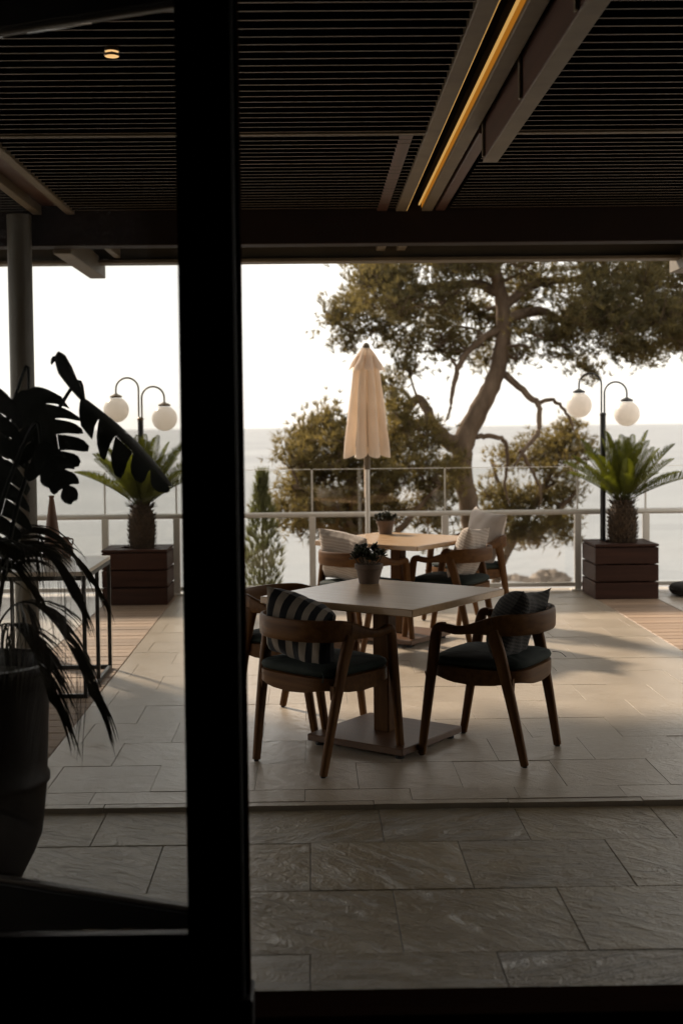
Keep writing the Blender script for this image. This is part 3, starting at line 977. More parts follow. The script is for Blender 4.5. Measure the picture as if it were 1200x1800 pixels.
def pillow(name, label, mat, chair, size, thick, off, tilt, roll, seed, ear=0.0):
    """off: position in the chair's own frame; tilt leans it back, roll turns it in its plane"""
    rng = np.random.default_rng(seed)
    n = 26
    V, F = [], []
    ph = rng.uniform(0, 6, 6)
    for side in (1, -1):
        for j in range(n + 1):
            for i in range(n + 1):
                u, v = -1 + 2 * i / n, -1 + 2 * j / n
                px = size[0] / 2 * u * (1 - 0.10 * (1 - v * v) ** 1.0 * abs(u) ** 2)
                py = size[1] / 2 * v * (1 - 0.10 * (1 - u * u) ** 1.0 * abs(v) ** 2)
                th = thick / 2 * max(0, (1 - u ** 4) * (1 - v ** 4)) ** 0.55
                th *= 1 + 0.10 * math.sin(3.1 * u + ph[0]) * math.cos(2.6 * v + ph[1]) + 0.05 * math.sin(9 * u + 5 * v + ph[2])
                # seam puckers and a soft sag
                th += 0.004 * math.sin(22 * u + ph[3]) * max(0, abs(v) - .5) + 0.004 * math.sin(22 * v + ph[4]) * max(0, abs(u) - .5)
                bend = 0.030 * (u * u - .4) + 0.018 * math.sin(2 * v + ph[5])
                if ear and u > 0 and v > 0:
                    py += ear * (u * v) ** 3
                V.append((px, py, side * th + bend))
    for s_ in range(2):
        o = s_ * (n + 1) ** 2
        for j in range(n):
            for i in range(n):
                a = o + j * (n + 1) + i
                q = (a, a + 1, a + n + 2, a + n + 1)
                F.append(q if s_ == 0 else q[::-1])
    mb = MB()
    mb.v, mb.f = V, F
    o = mb.build(name, mat, smooth=70)
    m = (chair.matrix_basis @ Matrix.Translation(off) @ Matrix.Rotation(PI / 2 + R(tilt), 4, 'X') @ Matrix.Rotation(R(roll), 4, 'Z'))
    o.matrix_world = m
    return tag(o, label, "cushion", "cushions leaning in the armchairs")


for c in chairs:
    c.matrix_basis = Matrix.Translation(c.location) @ c.rotation_euler.to_matrix().to_4x4()
pillow("striped_cushion", "black and cream striped cushion on the nearest armchair", M['stripe'], chairs[0], (.41, .36), .15, (-0.015, -.135, .625), 24, -17, 1)
pillow("knitted_cushion", "dark grey knitted cushion with a pointed corner on the right armchair", M['knit'], chairs[1], (.40, .35), .16, (-.015, -.13, .625), 24, -12, 2, 0.05)
pillow("ribbed_cushion", "beige ribbed cushion on the left chair of the far table", M['rib'], chairs[3], (.44, .39), .14, (-.02, -.14, .655), 22, -8, 3)
pillow("ribbed_cushion", "beige ribbed cushion on the right chair of the far table", M['rib'], chairs[4], (.43, .39), .14, (0, -.13, .655), 24, -9, 4, 0.03)
pillow("grey_cushion", "plain grey cushion on the chair behind the far table", M['linen'], chairs[5], (.46, .44), .14, (0, -.14, .68), 22, 4, 5, 0.02)


# ------------------------------------------------------------------ pots of succulents
def succulent(label, loc, r, h, seed, spread, tall):
    rng = np.random.default_rng(seed)
    t = thing("succulent_pot", label, "potted plant", loc, group="succulents in clay pots on the tables")
    MB().lathe([(r * .70, 0), (r * .90, h * .74), (r * .98, h * .74), (r * 1.02, h * .78), (r * 1.02, h), (r * .90, h), (r * .88, h * .86)], 32, cap=False).build("pot", M['terracotta'], t, 35)
    MB().lathe([(r * .69, 0.001), (0.001, 0.001)], 24, cap=False).build("pot_base", M['terracotta'], t)
    MB().lathe([(r * .885, h * .87), (0.002, h * .90)], 24, cap=False).build("soil", M['soil'], t, 40)
    leaves, stems = MB(), MB()
    for k in range(19):
        a = rng.uniform(0, 2 * PI)
        rr = spread * math.sqrt(rng.uniform(0.0, 1))
        tip = Vector((rr * math.cos(a), rr * math.sin(a), h + tall * (0.35 + 0.65 * rng.uniform(0, 1) * (1.15 - rr / spread * .7))))
        base = Vector((tip.x * .35, tip.y * .35, h * .88))
        mid = (base + tip) / 2 + Vector((tip.x * .15, tip.y * .15, -.004))
        stems.tube(smooth_path([base, mid, tip], 3), 0.0035, 6)
        for q in range(11):
            az = q * 2.4 + a
            el = R(15 + 60 * (q / 11) + rng.uniform(-10, 10))
            L = rng.uniform(.024, .036)
            d = Vector((math.cos(az) * math.cos(el), math.sin(az) * math.cos(el), math.sin(el)))
            s = d.cross(Vector((0, 0, 1))).normalized()
            u = s.cross(d)
            o = tip - Vector((0, 0, 0.018 * (1 - q / 11)))
            w, th = L * .30, L * .16
            vs = [o]
            for f_, sc in ((.35, .8), (.75, 1.0)):
                p = o + d * L * f_
                vs += [p + s * w * sc, p + u * th * sc, p - s * w * sc, p - u * th * sc]
            vs.append(o + d * L)
            fs = [(0, 1, 2), (0, 2, 3), (0, 3, 4), (0, 4, 1)] + [(1 + i, 5 + i, 5 + (i + 1) % 4, 1 + (i + 1) % 4) for i in range(4)] + [(9, 6, 5), (9, 7, 6), (9, 8, 7), (9, 5, 8)]
            leaves.add(vs, fs)
    lo = leaves.build("leaves", M['jade'], t, 60)
    lo["kind"] = "stuff"
    stems.build("stems", M['bark'], t, 60)
    return t


succulent("branching dark succulent in clay pot on the near table", (0.296, 6.60, ZO + 0.75), 0.074, 0.102, 3, 0.082, 0.115)
succulent("low bushy succulent in clay pot on the far table", (0.562, 9.60, ZO + 0.75), 0.070, 0.105, 8, 0.078, 0.055)

# ------------------------------------------------------------------ closed parasol
t = thing("closed_umbrella", "closed beige parasol standing by the balustrade", "umbrella", (0.487, 11.0, ZO))
MB().tube([(0, 0, 0.04), (0, 0, 2.26)], 0.021, 14).build("pole", M['alu'], t, 40)
MB().lathe([(0.24, 0), (0.24, 0.035), (0.22, 0.05), (0.035, 0.055), (0.032, 0.30), (0.026, 0.305)], 32).build("base", M['steel'], t, 40)


def pleats(zs, rs, n_fold, depth, scallop, nth=160, twist=0.0, seed=0):
    mb = MB()
    rng = np.random.default_rng(seed)
    offs = rng.uniform(-.5, .5, n_fold)
    amp = rng.uniform(.5, 1.45, n_fold)
    for i, (z, r) in enumerate(zip(zs, rs)):
        tt = i / (len(zs) - 1)
        for k in range(nth):
            th = 2 * PI * k / nth
            ph = th * n_fold / (2 * PI) + twist * tt
            f = int(ph) % n_fold
            w = ph % 1.0
            c = abs(math.sin(PI * w)) ** 0.55
            rr = r * (1 - depth * amp[f] * (0.35 + .65 * min(1, tt * 1.6)) * (1 - c)) * (1 + 0.05 * math.sin(2 * th + 1) + 0.018 * math.sin(5 * th + 9 * tt + seed) + 0.010 * math.sin(13 * th - 6 * tt))
            zz = z - scallop * tt ** 6 * (c - .5) * (1 + .4 * offs[f])
            mb.v.append((rr * math.cos(th), rr * math.sin(th), zz))
    for i in range(len(zs) - 1):
        for k in range(nth):
            a, b = i * nth + k, i * nth + (k + 1) % nth
            mb.f.append((a, a + nth, b + nth, b))
    return mb


zz = np.linspace(2.20, 1.325, 22)
pleats(zz, [0.085 + 0.125 * ((2.20 - z) / .875) ** 0.75 for z in zz], 8, 0.50, 0.05, seed=2).build("canopy", M['canvas'], t, 70)
zz = np.linspace(2.265, 2.085, 10)
pleats(zz, [0.035 + 0.125 * ((2.265 - z) / .18) ** 0.9 for z in zz], 8, 0.25, 0.055, seed=5, twist=.3).build("vent_cap", M['canvas'], t, 70)
MB().lathe([(0.034, 2.255), (0.033, 2.28), (0.025, 2.30), (0.008, 2.312), (0.001, 2.313)], 20).build("finial", M['steel'], t, 60)
MB().lathe([(0.025, 1.20), (0.028, 1.24), (0.028, 1.34), (0.022, 1.36)], 20).build("runner", M['steel'], t, 40)
MB().tube([(-.024, -.01, 1.36), (-.026, -.012, 1.20), (-.024, -.012, .95)], .003, 6).build("pull_cord", M['canvas'], t)
ribs = [(0.17 * math.cos(a), 0.17 * math.sin(a)) for a in np.linspace(0, 2 * PI, 9)[:-1]]
for x, y in ribs:
    MB().tube([(x * .2, y * .2, 2.18), (x * .85, y * .85, 1.40)], .005, 6).build("rib", M['alu'], t)


# ------------------------------------------------------------------ planters, cycads, globe lamps
def planter(label, x0, x1, y0, y1):
    cx, cy = (x0 + x1) / 2, (y0 + y1) / 2
    w, d = x1 - x0, y1 - y0
    t = thing("wooden_planter", label, "planter", (cx, cy, ZO), group="timber planters by the balustrade")
    for k in range(3):
        z = 0.004 + 0.158 * k + 0.073
        for s_ in (-1, 1):
            MB().box((0, s_ * (d / 2 - .013), z), (w, .026, .146), .003).build("board", M['planter'], t)
            MB().box((s_ * (w / 2 - .013), 0, z), (.026, d - .054, .146), .003).build("board", M['planter'], t)
    for sx in (-1, 1):
        for sy in (-1, 1):
            MB().box((sx * (w / 2 - .055), sy * (d / 2 - .055), .232), (.05, .05, .46)).build("corner_post", M['planter'], t)
    # top frame round the planting hole
    for s_ in (-1, 1):
        MB().box((0, s_ * (d / 2 - .075), .486), (w + .006, .15, .022), .003).build("top_board", M['planter'], t)
        MB().box((s_ * (w / 2 - .075), 0, .486), (.15, d - .306, .022), .003).build("top_board", M['planter'], t)
    MB().box((0, 0, .40), (w - .12, d - .12, .02)).build("soil", M['soil'], t)
    return t


planter("dark red timber planter at right with palm and lamp", 2.535, 3.105, 11.17, 11.72)
planter("dark red timber planter at left behind the console table", -1.885, -1.30, 11.17, 11.70)


def frond_mesh(name, L, nl, ll, droop, vee, mat, seed, taper=0.55, width=.008, hang=0.0):
    """feather leaf along +x rising in z; leaflets both sides"""
    rng = np.random.default_rng(seed)
    mb = MB()
    pts = []
    for i in range(13):
        s = i / 12
        pts.append(Vector((L * s * (1 - .10 * droop * s), 0.0, L * (0.10 * s - droop * s ** 2.2 * 0.55))))
    rad = [(0.011 * (1 - .8 * i / 12), 0.010 * (1 - .8 * i / 12)) for i in range(13)]
    mb.sweep(pts, rad, (0, 1, 0), 5, 2, True)
    for i in range(nl):
        s = 0.14 + 0.85 * i / (nl - 1)
        q = s * 12
        k = min(11, int(q))
        p = pts[k].lerp(pts[k + 1], q - k)
        tan = (pts[k + 1] - pts[k]).normalized()
        up = Vector((-tan.z, 0, tan.x))
        ln = ll * (math.sin(PI * min(1, (s * .92 + .08))) ** .55) * rng.uniform(.85, 1.1)
        for sd in (-1, 1):
            fwd = taper + rng.uniform(-.08, .08)
            dr = (tan * fwd + Vector((0, sd * 1.0, 0)) + up * (vee + rng.uniform(-.1, .1))).normalized()
            wv = tan * width * .5
            tip = p + dr * ln + Vector((0, 0, -hang * ln * .9))
            mid = p + dr * ln * .55 + Vector((0, 0, -hang * ln * .25))
            nrm = up * .001
            mb.add([p - wv * .5, p + wv * .5, mid + wv + nrm, mid - wv + nrm, tip], [(0, 1, 2, 3), (3, 2, 4)])
    return mb.mesh(name, mat)


def cycad(label, loc, seed, trunk_h, trunk_r):
    rng = np.random.default_rng(seed)
    t = thing("cycad_palm", label, "palm", loc, group="cycad palms in the planters")
    prof = [(trunk_r * .86, -.12), (trunk_r * .92, 0.04), (trunk_r * 1.04, trunk_h * .35), (trunk_r * 1.06, trunk_h * .62), (trunk_r * .94, trunk_h * .84), (trunk_r * .66, trunk_h * .98), (trunk_r * .3, trunk_h + .04)]
    MB().lathe(prof, 24).build("trunk", M['cycad_trunk'], t, 50)
    mb = MB()
    rows = 13
    for j in range(rows):
        z = 0.01 + (trunk_h) * j / rows
        r = trunk_r * (.93 + .12 * math.sin(PI * z / trunk_h)) * (1 if z < trunk_h * .8 else .86)
        for i in range(20):
            a = 2 * PI * (i + .5 * (j % 2)) / 20 + rng.uniform(-.06, .06)
            ca, sa = math.cos(a), math.sin(a)
            h = rng.uniform(.028, .05)
            w = .016
            out = rng.uniform(.010, .032)
            b0 = Vector((ca * r, sa * r, z))
            tn = Vector((-sa, ca, 0))
            o = Vector((ca, sa, 0))
            mb.add([b0 + tn * w, b0 - tn * w, b0 + o * out + Vector((0, 0, h)) + tn * rng.uniform(-.006, .006), b0 + o * .012 + Vector((0, 0, h * .2))], [(0, 2, 3), (3, 2, 1), (1, 2, 0), (0, 3, 1)])
    mb.build("bark_scales", M['cycad_trunk'], t)["kind"] = "stuff"
    mb = MB()
    for i in range(60):
        a, el = rng.uniform(0, 2 * PI), rng.uniform(.2, 1.3)
        d = Vector((math.cos(a) * math.cos(el), math.sin(a) * math.cos(el), math.sin(el)))
        b0 = Vector((math.cos(a) * trunk_r * .6, math.sin(a) * trunk_r * .6, trunk_h - .02))
        mb.tube([b0, b0 + d * rng.uniform(.05, .11)], [.004, .0015], 4)
    mb.build("leaf_stubs", M['cycad_trunk'], t)["kind"] = "stuff"
    vars_ = [frond_mesh("frond", .70, 54, .125, dr, .70, M['cycad'], seed * 10 + q, .62, .010) for q, dr in enumerate((.06, .17, .32))]
    n = 42
    for i in range(n):
        ring = i / n
        a = i * 2.39996 + rng.uniform(-.2, .2)
        el = 82 - 57 * ring ** 1.05 + rng.uniform(-5, 5)
        o = obj("frond", vars_[0 if ring < .4 else (1 if ring < .75 else 2)], t, (math.cos(a) * trunk_r * .35, math.sin(a) * trunk_r * .35, trunk_h))
        o.rotation_euler = Euler((rng.uniform(-.5, .5), -R(el), a), 'XYZ')
        sc = rng.uniform(.82, 1.08) * (0.88 + .12 * ring)
        o.scale = (sc, sc, sc)
    return t


cycad("green cycad palm with shaggy trunk in the right planter", (2.835, 11.40, ZO + .42), 4, .45, .122)
lc = cycad("green cycad palm with shaggy trunk in the left planter", (-1.555, 11.42, ZO + .42), 9, .46, .113)
lc.rotation_euler = (R(2), R(-3), R(70))


def globe_lamp(label, loc, metal):
    t = thing("globe_lamp", label, "lamp", loc, group="twin globe lamps by the balustrade")
    MB().tube([(0, 0, 0), (0, 0, 1.665)], 0.026, 16).build("post", M['blackmetal'], t, 40)
    MB().lathe([(.030, 1.655), (.030, 1.675), (.020, 1.685)], 16).build("collar", M[metal], t, 40)
    for sx, top, gz in ((-1, 1.945, 1.755), (1, 1.862, 1.672)):
        x0, x1 = sx * .014, sx * .222
        r = abs(x1 - x0) / 2
        pts = [(x0, 0, 1.67), (x0, 0, top)] + [((x0 + x1) / 2 - sx * r * math.cos(a), 0, top + r * math.sin(a)) for a in np.linspace(0, PI, 15)[1:-1]] + [(x1, 0, top), (x1, 0, gz + .125)]
        arm = MB()
        arm.sweep(pts, (.017, .017), (0, 1, 0), 10, 2)
        arm.build("arm", M[metal], t, 60)
        MB().lathe([(.012, .150), (.056, .128), (.058, .118), (.050, .112)], 20, (x1, 0, gz)).build("cap", M[metal], t, 40)
        prof = [(.117 * math.sin(a), .117 * math.cos(a)) for a in np.linspace(PI - .02, .42, 20)]
        MB().lathe(prof, 32, (x1, 0, gz), True).build("globe", M['opal'], t, 60)
    return t


globe_lamp("black twin globe lamp standing in the right planter", (2.700, 11.585, ZO), 'blackmetal')
globe_lamp("bronze twin globe lamp standing in the left planter", (-1.575, 11.60, ZO), 'brass')

# ------------------------------------------------------------------ console table and its vases
t = thing("console_table", "black metal frame console table with pale top at left", "table", (-1.66, 7.77, ZO))
W2, D2 = .33, .46
MB().box((0, 0, .735), (2 * W2, 2 * D2, .026), .003).build("table_top", M['cream'], t)
for sx in (-1, 1):
    for sy in (-1, 0, 1):
        MB().box((sx * (W2 - .012), sy * (D2 - .012), .361), (.022, .022, .722)).build("leg", M['blackmetal'], t)
    MB().box((sx * (W2 - .012), 0, .708), (.021, 2 * D2 - .05, .025)).build("frame_bar", M['blackmetal'], t)
    MB().box((sx * (W2 - .012), 0, .013), (.0215, 2 * D2 - .05, .024)).build("frame_bar", M['blackmetal'], t)
for sy in (-1, 1):
    MB().box((0, sy * (D2 - .012), .708), (2 * W2 - .05, .021, .0245)).build("frame_bar", M['blackmetal'], t)
    MB().box((0, sy * (D2 - .012), .013), (2 * W2 - .05, .0215, .0235)).build("frame_bar", M['blackmetal'], t)
v = thing("cone_vase", "tall pointed ochre ceramic vase on the console table", "vase", (-1.665, 8.02, ZO + .748))
MB().lathe([(.060, 0), (.062, .03), (.057, .08), (.016, .385), (.014, .395), (.019, .402), (.017, .410), (.010, .405)], 28).build("body", M['ochre'], v, 40)
v = thing("round_jar", "small round ochre jar behind the pointed vase", "jar", (-1.595, 8.08, ZO + .748))
MB().lathe([(.030, 0), (.044, .02), (.050, .055), (.044, .09), (.026, .108), (.022, .125), (.030, .135), (.026, .137), (.018, .125)], 28).build("body", M['ochre'], v, 40)
for s_ in (-1, 1):
    MB().tube(smooth_path([(s_ * .024, 0, .126), (s_ * .050, 0, .122), (s_ * .046, 0, .088)], 4), .005, 8).build("handle", M['ochre'], v, 60)

pf = thing("floor_pouf", "dark round floor cushion beside the right planter", "pouf", (3.50, 11.42, ZO))
MB().lathe([(.12, 0), (.20, .012), (.225, .045), (.222, .075), (.20, .10), (.12, .118), (.01, .12)], 36).build("body", M['pouf'], pf, 60)
MB().lathe([(.226, .057), (.231, .062), (.226, .067)], 36, cap=False).build("piping", M['blackmetal'], pf, 60)


# ================================================================== PLANTS
# ------------------------------------------------------------------ glazed pot with monstera and feather palm
pot = thing("glazed_pot", "tall dark brown glazed pot at the left edge", "plant pot", (-1.155, 4.30, 0.0))
prof = [(.118, 0), (.124, .03), (.150, .08), (.178, .134), (.204, .20), (.215, .287), (.224, .375), (.234, .385), (.234, .405), (.226, .415), (.228, .47), (.233, .60), (.238, .70), (.246, .755), (.268, .775), (.274, .79), (.268, .803), (.245, .806), (.232, .795), (.226, .74)]
MB().lathe(prof, 48, cap=False).build("body", M['glaze'], pot, 50)
MB().lathe([(.117, .002), (.001, .002)], 32, cap=False).build("foot", M['glaze'], pot)
MB().lathe([(.228, .745), (.10, .757), (.001, .76)], 32, cap=False).build("soil", M['soil'], pot, 60)


def monstera_leaf(L, W, lobes, seed, curl=0.5, side_hang=(0.4, 0.4), holes=True):
    """midrib along +x, blade in xy, front face +z; lobes separated by real gaps"""
    rng = np.random.default_rng(seed)
    mb = MB()

    def halfw(s):
        return W * (math.sin(PI * min(1, max(0.0, 0.10 + 0.90 * s)) ** 0.85) ** 0.75)

    def pt(s, f, sd):
        """s along midrib, f across 0..1"""
        w = halfw(s)
        x = L * (s + 0.20 * f * f * (1 - s * .6)) - (0.10 * L * f if s < .12 else 0)
        y = sd * w * f
        hang = side_hang[0 if sd > 0 else 1]
        a = hang * f * 1.3
        yy = sd * w * (math.sin(a) / hang / 1.3 if hang > .01 else f)
        z = -w * (1 - math.cos(a)) / (hang * 1.3 if hang > .01 else 1) - curl * L * s * s * .35
        return Vector((x, yy, z))

    for sd in (1, -1):
        ds = 1.0 / lobes
        inner = 0.30
        # continuous band along the midrib
        m = lobes * 3
        for i in range(m):
            a, b = i / m, (i + 1) / m
            for f0, f1 in ((0, inner * .55), (inner * .55, inner)):
                q = [pt(a, f0, sd), pt(b, f0, sd), pt(b, f1, sd), pt(a, f1, sd)]
                mb.add(q, [(0, 1, 2, 3) if sd > 0 else (3, 2, 1, 0)])
        for i in range(lobes):
            s0 = i * ds
            g = ds * (0.16 + 0.10 * rng.uniform())
            ext = rng.uniform(.90, 1.06)
            steps = [inner, .45, .6, .75, .88, 1.0]
            rows = []
            for f in steps:
                op = min(1, max(0, (f - inner - .03) / .35))
                round_ = 0.30 * ds * max(0, (f - .75) / .25) ** 2
                rows.append((pt(s0 + g * op * .5 + round_, f * ext, sd), pt(s0 + ds - g * op * .5 - round_ * .6, f * ext, sd)))
            for (p0, p1), (q0, q1) in zip(rows[:-1], rows[1:]):
                mb.add([p0, p1, q1, q0], [(0, 1, 2, 3) if sd > 0 else (3, 2, 1, 0)])
    rib = [pt(s, 0, 1) + Vector((0, 0, -.003)) for s in np.linspace(0, 1, 9)]
    mb.sweep(rib, [(0.007 * (1 - .8 * i / 8), .007 * (1 - .8 * i / 8)) for i in range(9)], (0, 1, 0), 6)
    return mb


def orient(base, d, n):
    d = Vector(d).normalized()
    n = Vector(n)
    n = (n - d * n.dot(d)).normalized()
    y = n.cross(d)
    m = Matrix((d, y, n)).transposed().to_4x4()
    m.translation = Vector(base)
    return m


ROOT = Vector((-1.155, 4.30, 0.75))
mon = thing("monstera_plant", "dark monstera with split leaves rising from the glazed pot", "houseplant", ROOT)
LEAVES = [  # base, midrib direction, normal, L, W, lobes, hang
    ((-0.945, 4.22, 1.735), (0.30, -.05, -1.0), (0.22, -1, 0.10), .33, .15, 6, (.35, .35)),
    ((-1.07, 4.20, 1.745), (-0.25, -.05, -1.0), (-0.10, -1, 0.15), .40, .18, 6, (.4, .4)),
    ((-0.765, 4.25, 1.700), (0.90, -.04, -.74), (0.52, -0.12, 0.72), .40, .16, 5, (.3, 1.1)),
    ((-1.06, 4.28, 1.50), (-0.25, -.10, -1.0), (0.25, -1, 0.2), .36, .16, 6, (.4, .4)),
    ((-0.900, 4.18, 1.555), (0.62, -.12, -1.0), (0.55, -1, 0.15), .22, .07, 4, (.5, .5)),
    ((-1.32, 4.30, 1.70), (-0.8, -.05, -.8), (-0.4, -.6, 0.8), .42, .18, 6, (.4, .5)),
    ((-1.20, 4.55, 1.72), (-0.2, .9, -.5), (0.0, .5, 0.8), .40, .17, 6, (.4, .4)),
]
for i, (b, d, n, L, W, lb, hg) in enumerate(LEAVES):
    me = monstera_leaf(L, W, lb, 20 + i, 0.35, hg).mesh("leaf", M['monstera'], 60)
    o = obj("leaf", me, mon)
    m = orient(Vector(b) - ROOT, d, n)
    o.matrix_basis = m
    base = Vector(b) - ROOT
    st = Vector((random.uniform(-.04, .04), random.uniform(-.04, .04), -.01))
    midp = st.lerp(base, .55) + Vector((base.x * -.18, 0, .10))
    pre = base - Vector(d).normalized() * .05 + Vector((0, 0, .015))
    MB().tube(smooth_path([st, midp, pre, base], 6), [.009 - .004 * k / 18 for k in range(19)], 7).build("stem", M['monstera'], mon, 60)
# the young leaf still rolled into a spindle
pts = smooth_path([Vector((-0.765, 4.24, 1.695)) - ROOT, Vector((-0.795, 4.24, 1.745)) - ROOT, Vector((-0.826, 4.24, 1.80)) - ROOT, Vector((-0.842, 4.24, 1.842)) - ROOT, Vector((-0.848, 4.24, 1.862)) - ROOT], 4)
MB().sweep(pts, interp([(.012, .012), (.036, .020), (.052, .028), (.040, .022), (.004, .004)], 4), (0, 1, 0), 10).build("rolled_leaf", M['monstera'], mon, 60)
pts = smooth_path([Vector((-0.838, 4.24, 1.835)) - ROOT, Vector((-.862, 4.24, 1.838)) - ROOT, Vector((-.872, 4.24, 1.818)) - ROOT], 4)
MB().sweep(pts, interp([(.020, .012), (.020, .012), (.004, .004)], 4), (0, 1, 0), 8).build("rolled_leaf", M['monstera'], mon, 60)

fp = thing("feather_palm", "drooping feather palm spilling out of the glazed pot", "houseplant", ROOT)


def droop_frond(pts, ll, nl, seed, width=.013):
    rng = np.random.default_rng(seed)
    P = smooth_path([Vector(p) - ROOT for p in pts], 8)
    mb = MB()
    n = len(P)
    mb.sweep(P, [(0.009 * (1 - .75 * i / n), .008 * (1 - .75 * i / n)) for i in range(n)], (0, 1, .2), 6)
    for i in range(nl):
        s = 0.30 + 0.70 * i / (nl - 1)
        q = s * (n - 1)
        k = min(n - 2, int(q))
        p = P[k].lerp(P[k + 1], q - k)
        tan = (P[k + 1] - P[k]).normalized()
        side = tan.cross(Vector((0, 0, 1)))
        if side.length < .1:
            side = Vector((0, -1, 0))
        side.normalize()
        ln = ll * (1.05 - .5 * abs(s - .55)) * rng.uniform(.8, 1.15)
        for sd in (-1, 1):
            a = (tan * .75 + side * sd * rng.uniform(.45, .9) + Vector((0, 0, rng.uniform(.05, .25)))).normalized()
            pp = [p]
            cur, d = p.copy(), a
            for j in range(5):
                d = (d + Vector((0, 0, -.32))).normalized()
                cur = cur + d * ln / 5
                pp.append(cur.copy())
            ws = [.35, .9, 1.0, .85, .5, .05]
            wv = d.cross(Vector((side.x, side.y, .3))).normalized()
            wv = (tan * .6 + wv * .4).normalized()
            vs = []
            for c, w in zip(pp, ws):
                vs += [c - wv * width * .5 * w, c + wv * width * .5 * w]
            mb.add(vs, [(2 * j, 2 * j + 1, 2 * j + 3, 2 * j + 2) for j in range(5)])
    return mb


FR = [
    ([(-1.13, 4.28, .78), (-1.05, 4.24, 1.08), (-.955, 4.20, 1.21), (-.865, 4.16, 1.16), (-.80, 4.13, 1.05)], .20, 20),
    ([(-1.12, 4.26, .78), (-1.05, 4.20, .96), (-.955, 4.15, 1.03), (-.85, 4.10, .965), (-.765, 4.06, .83), (-.73, 4.04, .74)], .25, 24),
    ([(-1.12, 4.24, .78), (-1.06, 4.12, .93), (-.97, 4.04, .97), (-.89, 3.98, .88), (-.84, 3.95, .74)], .24, 22),
    ([(-1.17, 4.26, .78), (-1.16, 4.20, 1.05), (-1.11, 4.12, 1.22), (-1.02, 4.05, 1.23), (-.93, 4.0, 1.12)], .22, 20),
    ([(-1.18, 4.30, .78), (-1.22, 4.30, 1.1), (-1.32, 4.28, 1.24), (-1.46, 4.26, 1.16)], .22, 18),
    ([(-1.15, 4.34, .78), (-1.12, 4.45, 1.1), (-1.04, 4.60, 1.25), (-.93, 4.72, 1.15), (-.86, 4.8, 1.02)], .22, 20),
    ([(-1.17, 4.33, .78), (-1.22, 4.5, 1.1), (-1.30, 4.68, 1.2), (-1.42, 4.82, 1.05)], .22, 18),
]
for i, (p, ll, nl) in enumerate(FR):
    droop_frond(p, ll * 1.1, int(nl * 2.1), 60 + i).build("frond", M['palmleaf'], fp)


# ------------------------------------------------------------------ pines
def tufts(P, A, rng, needles, ln, wd, spread):
    """needle tufts at points P (n,3) with axes A (n,3) -> triangle soup"""
    n = len(P)
    Pn = np.repeat(P, needles, 0)
    An = np.repeat(A, needles, 0)
    D = An + rng.normal(0, spread, An.shape)
    D /= np.linalg.norm(D, axis=1)[:, None]
    Wd = np.cross(D, rng.normal(0, 1, D.shape))
    Wd /= np.linalg.norm(Wd, axis=1)[:, None] + 1e-9
    Lg = ln * rng.uniform(.7, 1.25, (len(D), 1))
    V = np.stack([Pn - Wd * wd, Pn + Wd * wd, Pn + D * Lg], 1).reshape(-1, 3)
    return V


